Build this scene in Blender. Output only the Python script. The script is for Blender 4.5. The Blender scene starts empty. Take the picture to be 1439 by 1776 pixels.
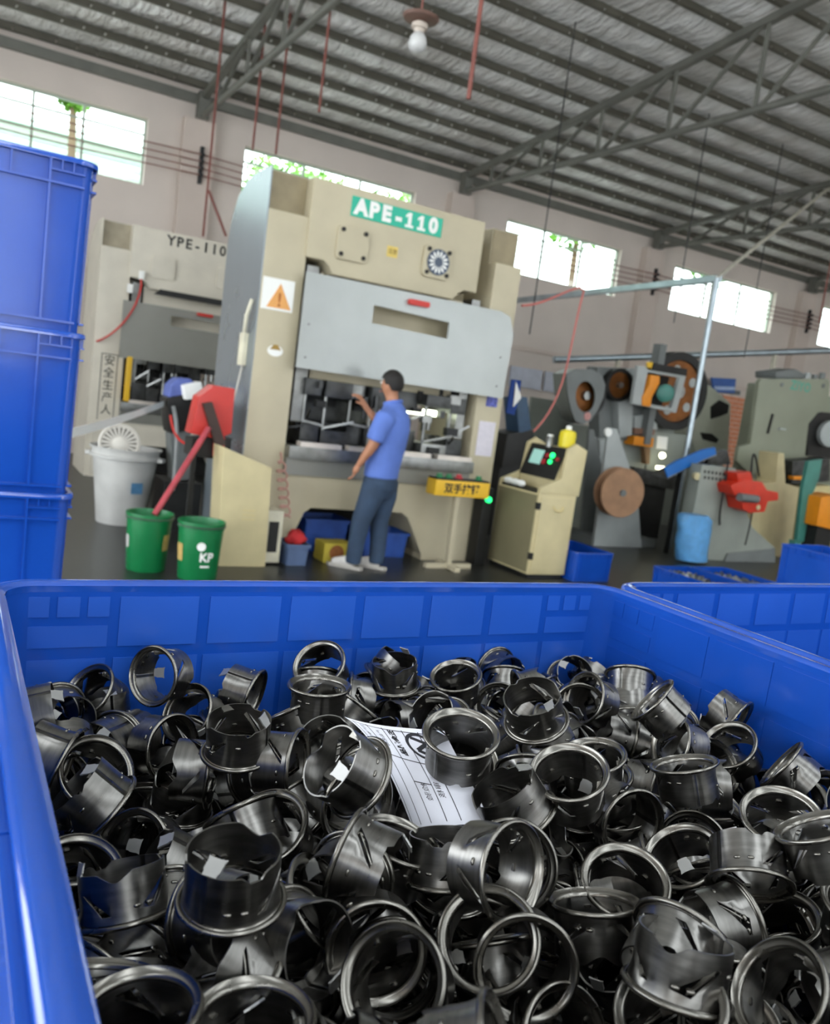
import bpy, bmesh, math, random
from mathutils import Vector as V, Matrix, Quaternion
from mathutils.geometry import delaunay_2d_cdt
PI = math.pi
random.seed(11)
SC = bpy.context.scene
COL = SC.collection

# ------------------------------------------------------------------ camera
ROLL, PITCH, YAW, FPX, CAMH = math.radians(7.588), math.radians(7.646), math.radians(30.12), 1440.0, 1.65
_cy, _sy = math.cos(YAW), math.sin(YAW)
C_F = V((_sy*math.cos(PITCH), _cy*math.cos(PITCH), -math.sin(PITCH)))
_r = V((_cy, -_sy, 0)); _u = _r.cross(C_F)
C_R = math.cos(ROLL)*_r + math.sin(ROLL)*_u
C_U = -math.sin(ROLL)*_r + math.cos(ROLL)*_u
EYE = V((0, 0, CAMH))
cam = bpy.data.cameras.new('camera')
camo = bpy.data.objects.new('camera', cam); COL.objects.link(camo)
camo.matrix_world = Matrix.Translation(EYE) @ Matrix((C_R, C_U, -C_F)).transposed().to_4x4()
cam.sensor_fit = 'HORIZONTAL'; cam.sensor_width = 36.0; cam.lens = 36.0*FPX/1439.0
cam.clip_start = 0.02; cam.clip_end = 300
cam.dof.use_dof = True; cam.dof.focus_distance = 0.47; cam.dof.aperture_fstop = 20
SC.camera = camo

# ------------------------------------------------------------------ world, exposure
W = bpy.data.worlds.new('overcast_sky'); SC.world = W; W.use_nodes = True
_bg = W.node_tree.nodes['Background']
_bg.inputs['Color'].default_value = (0.90, 0.96, 1.0, 1); _bg.inputs['Strength'].default_value = 6.0
SC.view_settings.view_transform = 'Standard'; SC.view_settings.look = 'None'
SC.view_settings.gamma = 1.0; SC.view_settings.use_curve_mapping = False
SC.view_settings.exposure = 0.15
SC.cycles.use_denoising = True
SC.cycles.max_bounces = 8; SC.cycles.diffuse_bounces = 5; SC.cycles.glossy_bounces = 4

# ------------------------------------------------------------------ materials
def lin(h):
    if isinstance(h, str):
        h = h.lstrip('#'); c = [int(h[i:i+2], 16)/255 for i in (0, 2, 4)]
    else: c = h
    return tuple((x/12.92 if x <= .04045 else ((x+.055)/1.055)**2.4) for x in c) + (1,)
MATS = {}
def mat(name, col, rough=.5, metal=0, var=.12, scale=6, bump=0, bscale=40, spec=.5, emit=None, estr=0, stretch=None, trans=0, col2=None):
    if name in MATS: return MATS[name]
    m = bpy.data.materials.new(name); m.use_nodes = True; nt = m.node_tree; N = nt.nodes; L = nt.links
    b = N['Principled BSDF']; c = lin(col)
    b.inputs['Roughness'].default_value = rough; b.inputs['Metallic'].default_value = metal
    b.inputs['Specular IOR Level'].default_value = spec
    if trans: b.inputs['Transmission Weight'].default_value = trans
    tc = N.new('ShaderNodeTexCoord'); mp = N.new('ShaderNodeMapping'); L.new(tc.outputs['Object'], mp.inputs['Vector'])
    if stretch: mp.inputs['Scale'].default_value = stretch
    if var or col2:
        nz = N.new('ShaderNodeTexNoise'); nz.inputs['Scale'].default_value = scale; nz.inputs['Detail'].default_value = 5
        L.new(mp.outputs[0], nz.inputs['Vector'])
        rp = N.new('ShaderNodeValToRGB'); e = rp.color_ramp.elements
        c2 = lin(col2) if col2 else tuple(x*(1-var) for x in c[:3]) + (1,)
        c1 = c if col2 else tuple(min(1, x*(1+var)) for x in c[:3]) + (1,)
        e[0].color = c2; e[1].color = c1; e[0].position = .35; e[1].position = .65
        L.new(nz.outputs['Fac'], rp.inputs[0]); L.new(rp.outputs[0], b.inputs['Base Color'])
        mr = N.new('ShaderNodeMapRange'); mr.inputs[3].default_value = max(.03, rough*.85); mr.inputs[4].default_value = min(1, rough*1.15)
        L.new(nz.outputs['Fac'], mr.inputs[0]); L.new(mr.outputs[0], b.inputs['Roughness'])
    else: b.inputs['Base Color'].default_value = c
    if bump:
        n2 = N.new('ShaderNodeTexNoise'); n2.inputs['Scale'].default_value = bscale; n2.inputs['Detail'].default_value = 3
        L.new(mp.outputs[0], n2.inputs['Vector'])
        bp = N.new('ShaderNodeBump'); bp.inputs['Strength'].default_value = bump; bp.inputs['Distance'].default_value = .02
        L.new(n2.outputs['Fac'], bp.inputs['Height']); L.new(bp.outputs[0], b.inputs['Normal'])
    if emit:
        b.inputs['Emission Color'].default_value = lin(emit); b.inputs['Emission Strength'].default_value = estr
    MATS[name] = m; return m

# ------------------------------------------------------------------ mesh building
ORG = V((0, 0, 0))          # base of the thing being built in world coordinates
class MB:
    def __init__(s): s.v = []; s.f = []
    def add(s, vs, fs):
        o = len(s.v); s.v += [V(p) for p in vs]; s.f += [tuple(i+o for i in f) for f in fs]; return s
    def box(s, x0, x1, y0, y1, z0, z1):
        return s.add([(x, y, z) for x in (x0, x1) for y in (y0, y1) for z in (z0, z1)],
                     [(0,1,3,2),(4,6,7,5),(0,4,5,1),(2,3,7,6),(0,2,6,4),(1,5,7,3)])
    def obox(s, c, size, R=None):
        R = R or Matrix.Identity(3); c = V(c)
        return s.add([c + R @ V((x*size[0]/2, y*size[1]/2, z*size[2]/2)) for x in (-1,1) for y in (-1,1) for z in (-1,1)],
                     [(0,1,3,2),(4,6,7,5),(0,4,5,1),(2,3,7,6),(0,2,6,4),(1,5,7,3)])
    def bar(s, p0, p1, w, h, up=(0, 0, 1)):
        p0, p1 = V(p0), V(p1); d = (p1-p0); L = d.length; d.normalize(); up = V(up)
        if abs(d.dot(up)) > .99: up = V((1, 0, 0))
        a = d.cross(up).normalized(); b = a.cross(d)
        return s.obox((p0+p1)/2, (L, w, h), Matrix((d, a, b)).transposed())
    def tube(s, pts, r, n=8, closed=False):
        pts = [V(p) for p in pts]; rs = r if isinstance(r, (list, tuple)) else [r]*len(pts)
        m = len(pts); vs = []; pa = None
        for i, p in enumerate(pts):
            t = (pts[(i+1) % m] - pts[i-1]) if closed else (pts[min(i+1, m-1)] - pts[max(i-1, 0)])
            t.normalize()
            if pa is None:
                pa = t.orthogonal().normalized()
            else:
                pa = pa - t*pa.dot(t); pa.normalize()
            b = t.cross(pa)
            vs += [p + rs[i]*(math.cos(2*PI*k/n)*pa + math.sin(2*PI*k/n)*b) for k in range(n)]
        fs = []
        for i in range(m if closed else m-1):
            j = (i+1) % m
            fs += [(i*n+k, i*n+(k+1) % n, j*n+(k+1) % n, j*n+k) for k in range(n)]
        if not closed: fs += [tuple(range(n-1, -1, -1)), tuple((m-1)*n+k for k in range(n))]
        return s.add(vs, fs)
    def cyl(s, p0, p1, r0, r1=None, n=16):
        return s.tube([p0, p1], [r0, r0 if r1 is None else r1], n)
    def lathe(s, prof, n=24, o=(0,0,0), ax=(0,0,1), closed=False):
        o = V(o); ax = V(ax).normalized(); a = ax.orthogonal().normalized(); b = ax.cross(a); m = len(prof)
        vs = [o + ax*z + r*(math.cos(2*PI*k/n)*a + math.sin(2*PI*k/n)*b) for r, z in prof for k in range(n)]
        fs = [(i*n+k, i*n+(k+1) % n, ((i+1) % m)*n+(k+1) % n, ((i+1) % m)*n+k) for i in range(m if closed else m-1) for k in range(n)]
        if not closed: fs += [tuple(range(n-1, -1, -1)), tuple((m-1)*n+k for k in range(n))]
        return s.add(vs, fs)
    def prism(s, poly, fr, t):      # polygon in frame fr=(o,u,v), thickness t along u x v
        o, u, v = [V(q) for q in fr]; nn = u.cross(v).normalized(); n = len(poly)
        vs = [o+a*u+b*v for a, b in poly] + [o+a*u+b*v+nn*t for a, b in poly]
        return s.add(vs, [tuple(range(n-1, -1, -1)), tuple(range(n, 2*n))] + [(i, (i+1) % n, n+(i+1) % n, n+i) for i in range(n)])
    def plate(s, outer, holes, fr, t, extra=()):     # one plate with holes
        o, u, v = [V(q) for q in fr]; nn = u.cross(v).normalized()
        pts, edges = [], []
        for loop in [outer]+list(holes):
            k = len(pts); pts += [V(p) for p in loop]; edges += [(k+i, k+(i+1) % len(loop)) for i in range(len(loop))]
        pts += [V(p) for p in extra]
        P, E_, F_, *_ = delaunay_2d_cdt(pts, edges, [], 0, 1e-7)
        def inside(c, lp):
            r = False; n = len(lp); j = n-1
            for i in range(n):
                xi, yi = lp[i]; xj, yj = lp[j]
                if (yi > c[1]) != (yj > c[1]) and c[0] < (xj-xi)*(c[1]-yi)/(yj-yi)+xi: r = not r
                j = i
            return r
        tri = []
        for f in F_:
            c = (sum(P[i][0] for i in f)/len(f), sum(P[i][1] for i in f)/len(f))
            if inside(c, outer) and not any(inside(c, h) for h in holes): tri.append(tuple(f))
        n = len(P); vs = [o+p[0]*u+p[1]*v for p in P] + [o+p[0]*u+p[1]*v+nn*t for p in P]
        cnt = {}
        for f in tri:
            for i in range(len(f)):
                e = (f[i], f[(i+1) % len(f)]); cnt[e] = 1
        fs = [tuple(reversed(f)) for f in tri] + [tuple(i+n for i in f) for f in tri]
        fs += [(a, b, b+n, a+n) for (a, b) in cnt if (b, a) not in cnt]
        return s.add(vs, fs)
    def build(s, name, m, parent=None, smooth=40, bevel=0, world=True, seg=2, double=0):
        me = bpy.data.meshes.new(name)
        off = ORG if world else V((0, 0, 0))
        me.from_pydata([p-off for p in s.v], [], s.f)
        bm = bmesh.new(); bm.from_mesh(me)
        if double: bmesh.ops.remove_doubles(bm, verts=bm.verts, dist=double)
        if bevel:
            es = [e for e in bm.edges if len(e.link_faces) == 2 and e.calc_face_angle(0) > .6]
            bmesh.ops.bevel(bm, geom=es, offset=bevel, segments=seg, affect='EDGES', profile=.7, clamp_overlap=True)
        bmesh.ops.recalc_face_normals(bm, faces=bm.faces)
        bm.to_mesh(me); bm.free()
        if smooth:
            me.polygons.foreach_set('use_smooth', [True]*len(me.polygons)); me.set_sharp_from_angle(angle=math.radians(smooth))
        me.materials.append(m)
        o = bpy.data.objects.new(name, me); COL.objects.link(o)
        if parent is not None: o.parent = parent
        else: o.location = off
        return o
def tag(o, label, cat, group=None, kind=None):
    o['label'] = label; o['category'] = cat
    if group: o['group'] = group
    if kind: o['kind'] = kind
    return o
def thing(name, label, cat, loc=(0,0,0), group=None):
    global ORG
    o = bpy.data.objects.new(name, None); COL.objects.link(o); o.location = loc; o.empty_display_size = .05
    ORG = V(loc); tag(o, label, cat, group); return o
def struct(o): o['kind'] = 'structure'; return o
def org(p=(0,0,0)):
    global ORG
    ORG = V(p)
def dup(root, parent=None, **kw):
    c = root.copy(); COL.objects.link(c); c.parent = parent
    for k, v in kw.items(): c[k] = v
    for ch in KIDS.get(root.name) or list(root.children): dup(ch, c)
    return c
KIDS = {}
def ray(x, y): return C_F + (x-719.5)/FPX*C_R - (y-888)/FPX*C_U
def atY(x, y, Y): d = ray(x, y); return EYE + d*(Y/d.y)
def atX(x, y, X): d = ray(x, y); return EYE + d*(X/d.x)
def atZ(x, y, Z): d = ray(x, y); return EYE + d*((Z-CAMH)/d.z)
def text_geo(body, size, bold=0, spacing=1.0, align='CENTER'):
    cu = bpy.data.curves.new('t', 'FONT'); cu.body = body; cu.size = size; cu.align_x = align; cu.align_y = 'CENTER'
    cu.offset = bold; cu.space_character = spacing; cu.resolution_u = 3
    ob = bpy.data.objects.new('t', cu); COL.objects.link(ob)
    dg = bpy.context.evaluated_depsgraph_get(); me = ob.evaluated_get(dg).to_mesh()
    vs = [v.co.copy() for v in me.vertices]; fs = [tuple(p.vertices) for p in me.polygons]
    bpy.data.objects.remove(ob); bpy.data.curves.remove(cu)
    return vs, fs
def lettering(name, body, size, fr, m, parent, bold=0, spacing=1.0, lift=.002, align='CENTER'):
    vs, fs = text_geo(body, size, bold, spacing, align); o, u, v = [V(q) for q in fr]; n = u.cross(v).normalized()
    b = MB(); b.add([o+p.x*u+p.y*v+n*lift for p in vs], fs)
    return b.build(name, m, parent, smooth=0)
def rrect(x0, x1, y0, y1, r, n=4):
    out = []
    for cx, cy, a0 in ((x1-r, y1-r, 0), (x0+r, y1-r, 90), (x0+r, y0+r, 180), (x1-r, y0+r, 270)):
        for k in range(n+1):
            a = math.radians(a0+90*k/n); out.append((cx+r*math.cos(a), cy+r*math.sin(a)))
    return out
def circ(cx, cy, r, n=20, ry=None): return [(cx+r*math.cos(2*PI*k/n), cy+(ry or r)*math.sin(2*PI*k/n)) for k in range(n)]
def bez(p0, p1, p2, p3, n=14):
    p0, p1, p2, p3 = map(V, (p0, p1, p2, p3)); out = []
    for i in range(n+1):
        t = i/n; out.append(p0*(1-t)**3+3*p1*t*(1-t)**2+3*p2*t*t*(1-t)+p3*t**3)
    return out
def XZ(o): return (o, (1,0,0), (0,0,1))          # normal towards -Y (to the camera side)

# ------------------------------------------------------------------ setting: floor, wall, windows, roof
m_floor = mat('floor_concrete', '#313230', .34, var=.0, scale=1.2, bump=.05, bscale=18, col2='#1b1c1b')
m_wall = mat('wall_plaster', '#d3c8bf', .85, var=.05, scale=.8)
m_wallin = mat('pilaster_plaster', '#cdbfb5', .85, var=.06, scale=1)
m_alu = mat('window_aluminium', '#a9b3a6', .5, .3, var=.05)
m_steel = mat('painted_roof_steel', '#6f6f68', .5, .25, var=.12, scale=3)
m_purlin = mat('purlin_steel', '#625f55', .55, .3, var=.15, scale=2)
m_roof = mat('roof_sheet', '#8a8c8a', .6, .4)
m_galv = mat('galvanised_pipe', '#a8b4bb', .32, .85, var=.12, scale=5)
m_wire = mat('brown_wire', '#8a625a', .6)
m_dark = mat('dark_metal', '#2b2c2d', .45, .4)
m_redcable = mat('red_cable', '#7d463d', .6)
def foil_mat():
    m = bpy.data.materials.new('aluminium_foil_insulation'); m.use_nodes = True; nt = m.node_tree; N = nt.nodes; L = nt.links
    b = N['Principled BSDF']; b.inputs['Metallic'].default_value = .08; b.inputs['Roughness'].default_value = .2; b.inputs['Specular IOR Level'].default_value = 1.0
    tc = N.new('ShaderNodeTexCoord')
    nz = N.new('ShaderNodeTexNoise'); nz.inputs['Scale'].default_value = .9; nz.inputs['Detail'].default_value = 6
    L.new(tc.outputs['Object'], nz.inputs['Vector'])
    oi = N.new('ShaderNodeObjectInfo'); va = N.new('ShaderNodeVectorMath'); va.operation = 'ADD'
    L.new(tc.outputs['Object'], va.inputs[0]); L.new(oi.outputs['Location'], va.inputs[1]); L.new(va.outputs[0], nz.inputs['Vector'])
    rp = N.new('ShaderNodeValToRGB'); e = rp.color_ramp.elements
    e[0].color = lin('#dedcd8'); e[1].color = lin('#fcfcfb'); e[0].position = .35; e[1].position = .62
    L.new(nz.outputs['Fac'], rp.inputs[0]); L.new(rp.outputs[0], b.inputs['Base Color'])
    w = N.new('ShaderNodeTexWave'); w.inputs['Scale'].default_value = 14; w.inputs['Distortion'].default_value = 1.5
    L.new(tc.outputs['Object'], w.inputs['Vector'])
    n2 = N.new('ShaderNodeTexNoise'); n2.inputs['Scale'].default_value = 7; n2.inputs['Detail'].default_value = 4
    mp = N.new('ShaderNodeMapping'); mp.inputs['Scale'].default_value = (1.5, .5, 1); L.new(va.outputs[0], mp.inputs['Vector']); L.new(mp.outputs[0], n2.inputs['Vector'])
    b1 = N.new('ShaderNodeBump'); b1.inputs['Strength'].default_value = .12; b1.inputs['Distance'].default_value = .02; L.new(w.outputs['Fac'], b1.inputs['Height'])
    b2 = N.new('ShaderNodeBump'); b2.inputs['Strength'].default_value = .8; b2.inputs['Distance'].default_value = .12; L.new(n2.outputs['Fac'], b2.inputs['Height']); L.new(b1.outputs[0], b2.inputs['Normal'])
    L.new(b2.outputs[0], b.inputs['Normal'])
    return m
m_foil = foil_mat()
def pane_mat():
    m = bpy.data.materials.new('window_glass'); m.use_nodes = True; nt = m.node_tree; N = nt.nodes; L = nt.links
    t = N.new('ShaderNodeBsdfTransparent'); g = N.new('ShaderNodeBsdfGlossy'); g.inputs['Roughness'].default_value = .05
    t.inputs['Color'].default_value = (.93, .97, .95, 1)
    mx = N.new('ShaderNodeMixShader'); mx.inputs[0].default_value = .06
    L.new(t.outputs[0], mx.inputs[1]); L.new(g.outputs[0], mx.inputs[2]); L.new(mx.outputs[0], N['Material Output'].inputs['Surface'])
    return m
m_pane = pane_mat()

WY = 15.0; X0, X1 = -6.0, 30.0; YF = 1.5; YE = -12.0
org()
struct(MB().box(X0-.3, X1+.3, YE-.3, 3.8, -.15, 0).build('floor_aisle_bounce', mat('aisle_bounce_concrete', '#b4b2aa', .6, var=.08, scale=1.5), smooth=0))  # unseen floor half, made pale to bounce light up to the ceiling
struct(MB().box(X0-.3, X1+.3, 3.8, WY+.3, -.15, 0).build('floor', m_floor, smooth=0))
WIN = [(-3.2, 2.69), (4.34, 7.78), (10.0, 13.19), (14.92, 18.62), (20.6, 24.2), (26, 29)]
WZ0, WZ1 = 4.56, 5.62
wb = struct(MB().plate([(X0, 0), (X1, 0), (X1, 6.46), (X0, 6.46)], [[(a, WZ0), (b, WZ0), (b, WZ1), (a, WZ1)] for a, b in WIN], XZ((0, WY+.24, 0)), .24).build('wall_back', m_wall, smooth=0))
struct(MB().box(X1, X1+.24, YE, WY+.24, 0, 8.2).build('wall_right', m_wall, smooth=0))
struct(MB().plate([(X0, 0), (X1, 0), (X1, 6.46), (X0, 6.46)], [[(-3.0, .001), (3.0, .001), (3.0, 4.2), (-3.0, 4.2)], [(13, .001), (17, .001), (17, 4.2), (13, 4.2)]]+[[(a, WZ0), (b, WZ0), (b, WZ1), (a, WZ1)] for a, b in WIN], XZ((0, YE, 0)), .24).build('wall_front', m_wall, smooth=0))
gab = [(YE, 0), (WY+.24, 0), (WY+.24, 6.46), (YF, 8.0), (YE, 6.46)]
struct(MB().plate(gab, [[(-1.0, .001), (9.5, .001), (9.5, 4.8), (-1.0, 4.8)], [(-9, 2.0), (-3, 2.0), (-3, 4.3), (-9, 4.3)]], ((X0, 0, 0), (0, 1, 0), (0, 0, 1)), .24).build('wall_left', m_wall, smooth=0))
PIL = [-1.75, 3.5, 8.75, 14.05, 19.7, 25.0]
for i, x in enumerate(PIL):
    struct(MB().box(x-.27, x+.27, WY-.2, WY+.01, 0, 5.78).build('trim_%d' % (i+1), m_wallin, smooth=0, bevel=.01))
# lower dado rail along the back wall
struct(MB().box(X0, X1, WY-.05, WY+.01, 3.0, 3.09).build('trim_7', m_wallin, smooth=0))
for i, (a, b) in enumerate(WIN[:5]):
    org((0, 0, 0))
    w = .035
    ms = [.98, 1.72] if i == 0 else [a+(b-a)*k/3 for k in (1, 2)]
    zt = WZ1-.24
    wo = struct(MB().plate([(a, WZ0), (b, WZ0), (b, WZ1), (a, WZ1)], [[(a+w, WZ0+w), (b-w, WZ0+w), (b-w, WZ1-w), (a+w, WZ1-w)]], XZ((0, WY+.16, 0)), .05).build('window_%d' % (i+1), m_alu, smooth=0))
    for x in ms: MB().box(x-.02, x+.02, WY+.11, WY+.16, WZ0+w, WZ1-w).build('mullion', m_alu, wo, smooth=0)
    MB().box(a+w, b-w, WY+.115, WY+.155, zt-.015, zt+.015).build('transom', m_alu, wo, smooth=0)
    xs = [a+w]+ms+[b-w]
    for p, q in zip(xs[:-1], xs[1:]):
        for z0, z1 in ((WZ0+w, zt-.015), (zt+.015, WZ1-w)):
            MB().box(p, q, WY+.13, WY+.134, z0, z1).build('pane', m_pane, wo, smooth=0)
# roof: slopes up from the wall towards the front
def zr(Y): return 6.27+.115*(WY-Y)
org()
SL = math.atan(.115)
ceil = struct(MB().prism([(YF, zr(YF)+.2), (WY+.3, zr(WY+.3)+.2), (WY+.3, zr(WY+.3)+.26), (YF, zr(YF)+.26)], ((X0, 0, 0), (0, 1, 0), (0, 0, 1)), X1-X0).build('ceiling', m_roof, smooth=0))
_v = V((0, -1, -.115)).normalized()
struct(MB().plate([(X0, -.1), (X1, -.1), (X1, 13.75), (X0, 13.75)], [[(x, 1.2), (x+1.1, 1.2), (x+1.1, 12), (x, 12)] for x in range(-4, 29, 4)], ((0, YF, zr(YF)+.2), (1, 0, 0), _v), .06).build('ceiling_front', m_roof, smooth=0))
LX = X1-X0; PS = .70
holes = []
k = 0
for i in range(1, 120):
    x = i*.3
    if 4.5 < x < 27 and i % 4 != 3: holes.append([(x, .03), (x+.03, .03), (x+.045, .07), (x+.015, .07)])
web = MB().plate([(0, 0), (LX, 0), (LX, .13), (0, .13)], holes, XZ((0, 0, 0)), .006).build('purlin', m_purlin, smooth=0)
flg = MB().box(0, LX, -.06, .0, -.006, .0).build('flange', m_purlin, web, smooth=0)
nx, ny = 300, 7
fv, ff = [], []
rs = random.Random(5)
sagx = [rs.uniform(.6, 1.3) for _ in range(60)]
for i in range(nx+1):
    x = LX*i/nx; c = x/1.25; k0 = int(c); t = c-k0; amp = sagx[k0]*(1-t)+sagx[k0+1]*t
    fold = .05*math.exp(-((t-.5)/.06)**2)
    for j in range(ny+1):
        y = j/ny; fv.append((x, y*(PS-.02)+.01, .12-.05*amp*math.sin(PI*y)-fold*.6*math.sin(PI*y)+rs.uniform(-.004, .004)))
for i in range(nx):
    for j in range(ny):
        a = i*(ny+1)+j; ff.append((a, a+1, a+ny+2, a+ny+1))
foil = MB().add(fv, ff).build('foil_strip', m_foil, smooth=180)
Y = WY-.12; first = True
while Y > YF+.7:
    p = web if first else web.copy(); q = flg if first else flg.copy(); s = foil if first else foil.copy()
    if not first:
        for o in (p, q, s): COL.objects.link(o)
    p.parent = ceil; q.parent = p; s.parent = ceil
    p.location = (X0, Y, zr(Y)); p.rotation_euler = (-SL, 0, 0)
    s.location = (X0+(rs.uniform(-.6, 0) if not first else 0), Y-PS, zr(Y-PS)); s.rotation_euler = (-SL, 0, 0)
    Y -= PS; first = False
# eave beam with dark gap
struct(MB().box(X0, X1, WY-.1, WY+.02, 6.05, 6.2).build('trim_8', m_steel, smooth=0))
for i, x in enumerate(PIL[:5]):
    nm = ['beyond the blue crate stack', 'from the pilaster behind the white press', 'above the right end of the lettered press', 'above the grey punch presses', 'at the far right end of the hall'][i]
    t = thing('roof_truss', 'grey steel roof truss with flat bottom chord ' + nm, 'roof truss', (x, WY-.2, 5.78), 'roof trusses')
    y1 = YF-.2
    zt = lambda y: 6.10+.115*(WY-y)
    MB().tube([(x, WY-.2, 5.83), (x, y1, 5.83)], .05, 10).build('bottom_chord', m_steel, t)
    MB().bar((x, WY-.25, zt(WY-.25)), (x, y1, zt(y1)), .1, .1).build('top_chord', m_steel, t, smooth=0)
    MB().box(x-.09, x+.09, WY-.32, WY-.12, 5.78, 6.2).build('end_post', m_steel, t, smooth=0)
    y = WY-1.1; kk = 0
    while y > y1+1.6:
        MB().bar((x, y, 5.83), (x, y, zt(y)), .045, .045).build('web_bar', m_steel, t, smooth=0)
        MB().bar((x, y-.05, 5.83), (x, y-1.45, zt(y-1.45)), .045, .045).build('web_bar', m_steel, t, smooth=0)
        y -= 1.5
# four supply wires on insulators along the back wall
for k in range(4):
    org((0, WY-.3, 4.88+.11*k))
    pts = []
    for i in range(len(PIL)-1):
        for j in range(6):
            u = j/6; pts.append((PIL[i]+(PIL[i+1]-PIL[i])*u, WY-.3, 4.88+.11*k-.05*math.sin(PI*u)))
    tag(MB().tube(pts, .011, 6).build('supply_wire', m_wire), 'thin brown supply wire strung along the back wall, %s of four' % ['lowest', 'second lowest', 'second highest', 'highest'][k], 'wire', 'supply wires along the back wall')
for i, x in enumerate(PIL[1:]):
    t = thing('insulator_rack', 'dark insulator rack holding four wires on the %s pilaster' % ['first visible', 'second visible', 'third visible', 'fourth visible', 'farthest right'][i], 'rack', (x+.05, WY-.2, 4.75), 'insulator racks')
    MB().box(x+.02, x+.08, WY-.26, WY-.2, 4.75, 5.35).build('rack_bar', m_dark, t, smooth=0)
    for k in range(4): MB().cyl((x+.05, WY-.26, 4.88+.11*k), (x+.05, WY-.34, 4.88+.11*k), .03, n=10).build('insulator', m_dark, t)

# ------------------------------------------------------------------ blue crates
m_blue = mat('blue_plastic', '#1648a8', .19, var=.06, scale=5, spec=.35, bump=.06, bscale=7)
m_rim = mat('polished_blue_rim', '#1b4eb0', .1, var=.06, scale=9, spec=1.0, bump=.02, bscale=20)
m_blue2 = mat('lit_through_blue_plastic', '#2456b8', .25, var=.05, scale=9)  # light shining through thin walls, put into a paler blue
CW, CL, CH = .50, .68, .31          # inner width / length at the rim, height
def rloop(w, l, r, z, n=5): return [(x, y, z) for x, y in rrect(-w/2, w/2, -l/2, l/2, r, n)]
def loops_mesh(loops, close_first=True, close_last=True, ring=False):
    b = MB(); n = len(loops[0]); vs = [p for lp in loops for p in lp]; fs = []
    m = len(loops)
    for i in range(m if ring else m-1):
        j = (i+1) % m
        fs += [(i*n+k, i*n+(k+1) % n, j*n+(k+1) % n, j*n+k) for k in range(n)]
    if not ring and close_first: fs.append(tuple(range(n-1, -1, -1)))
    if not ring and close_last: fs.append(tuple((m-1)*n+k for k in range(n)))
    b.add(vs, fs); return b
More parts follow.
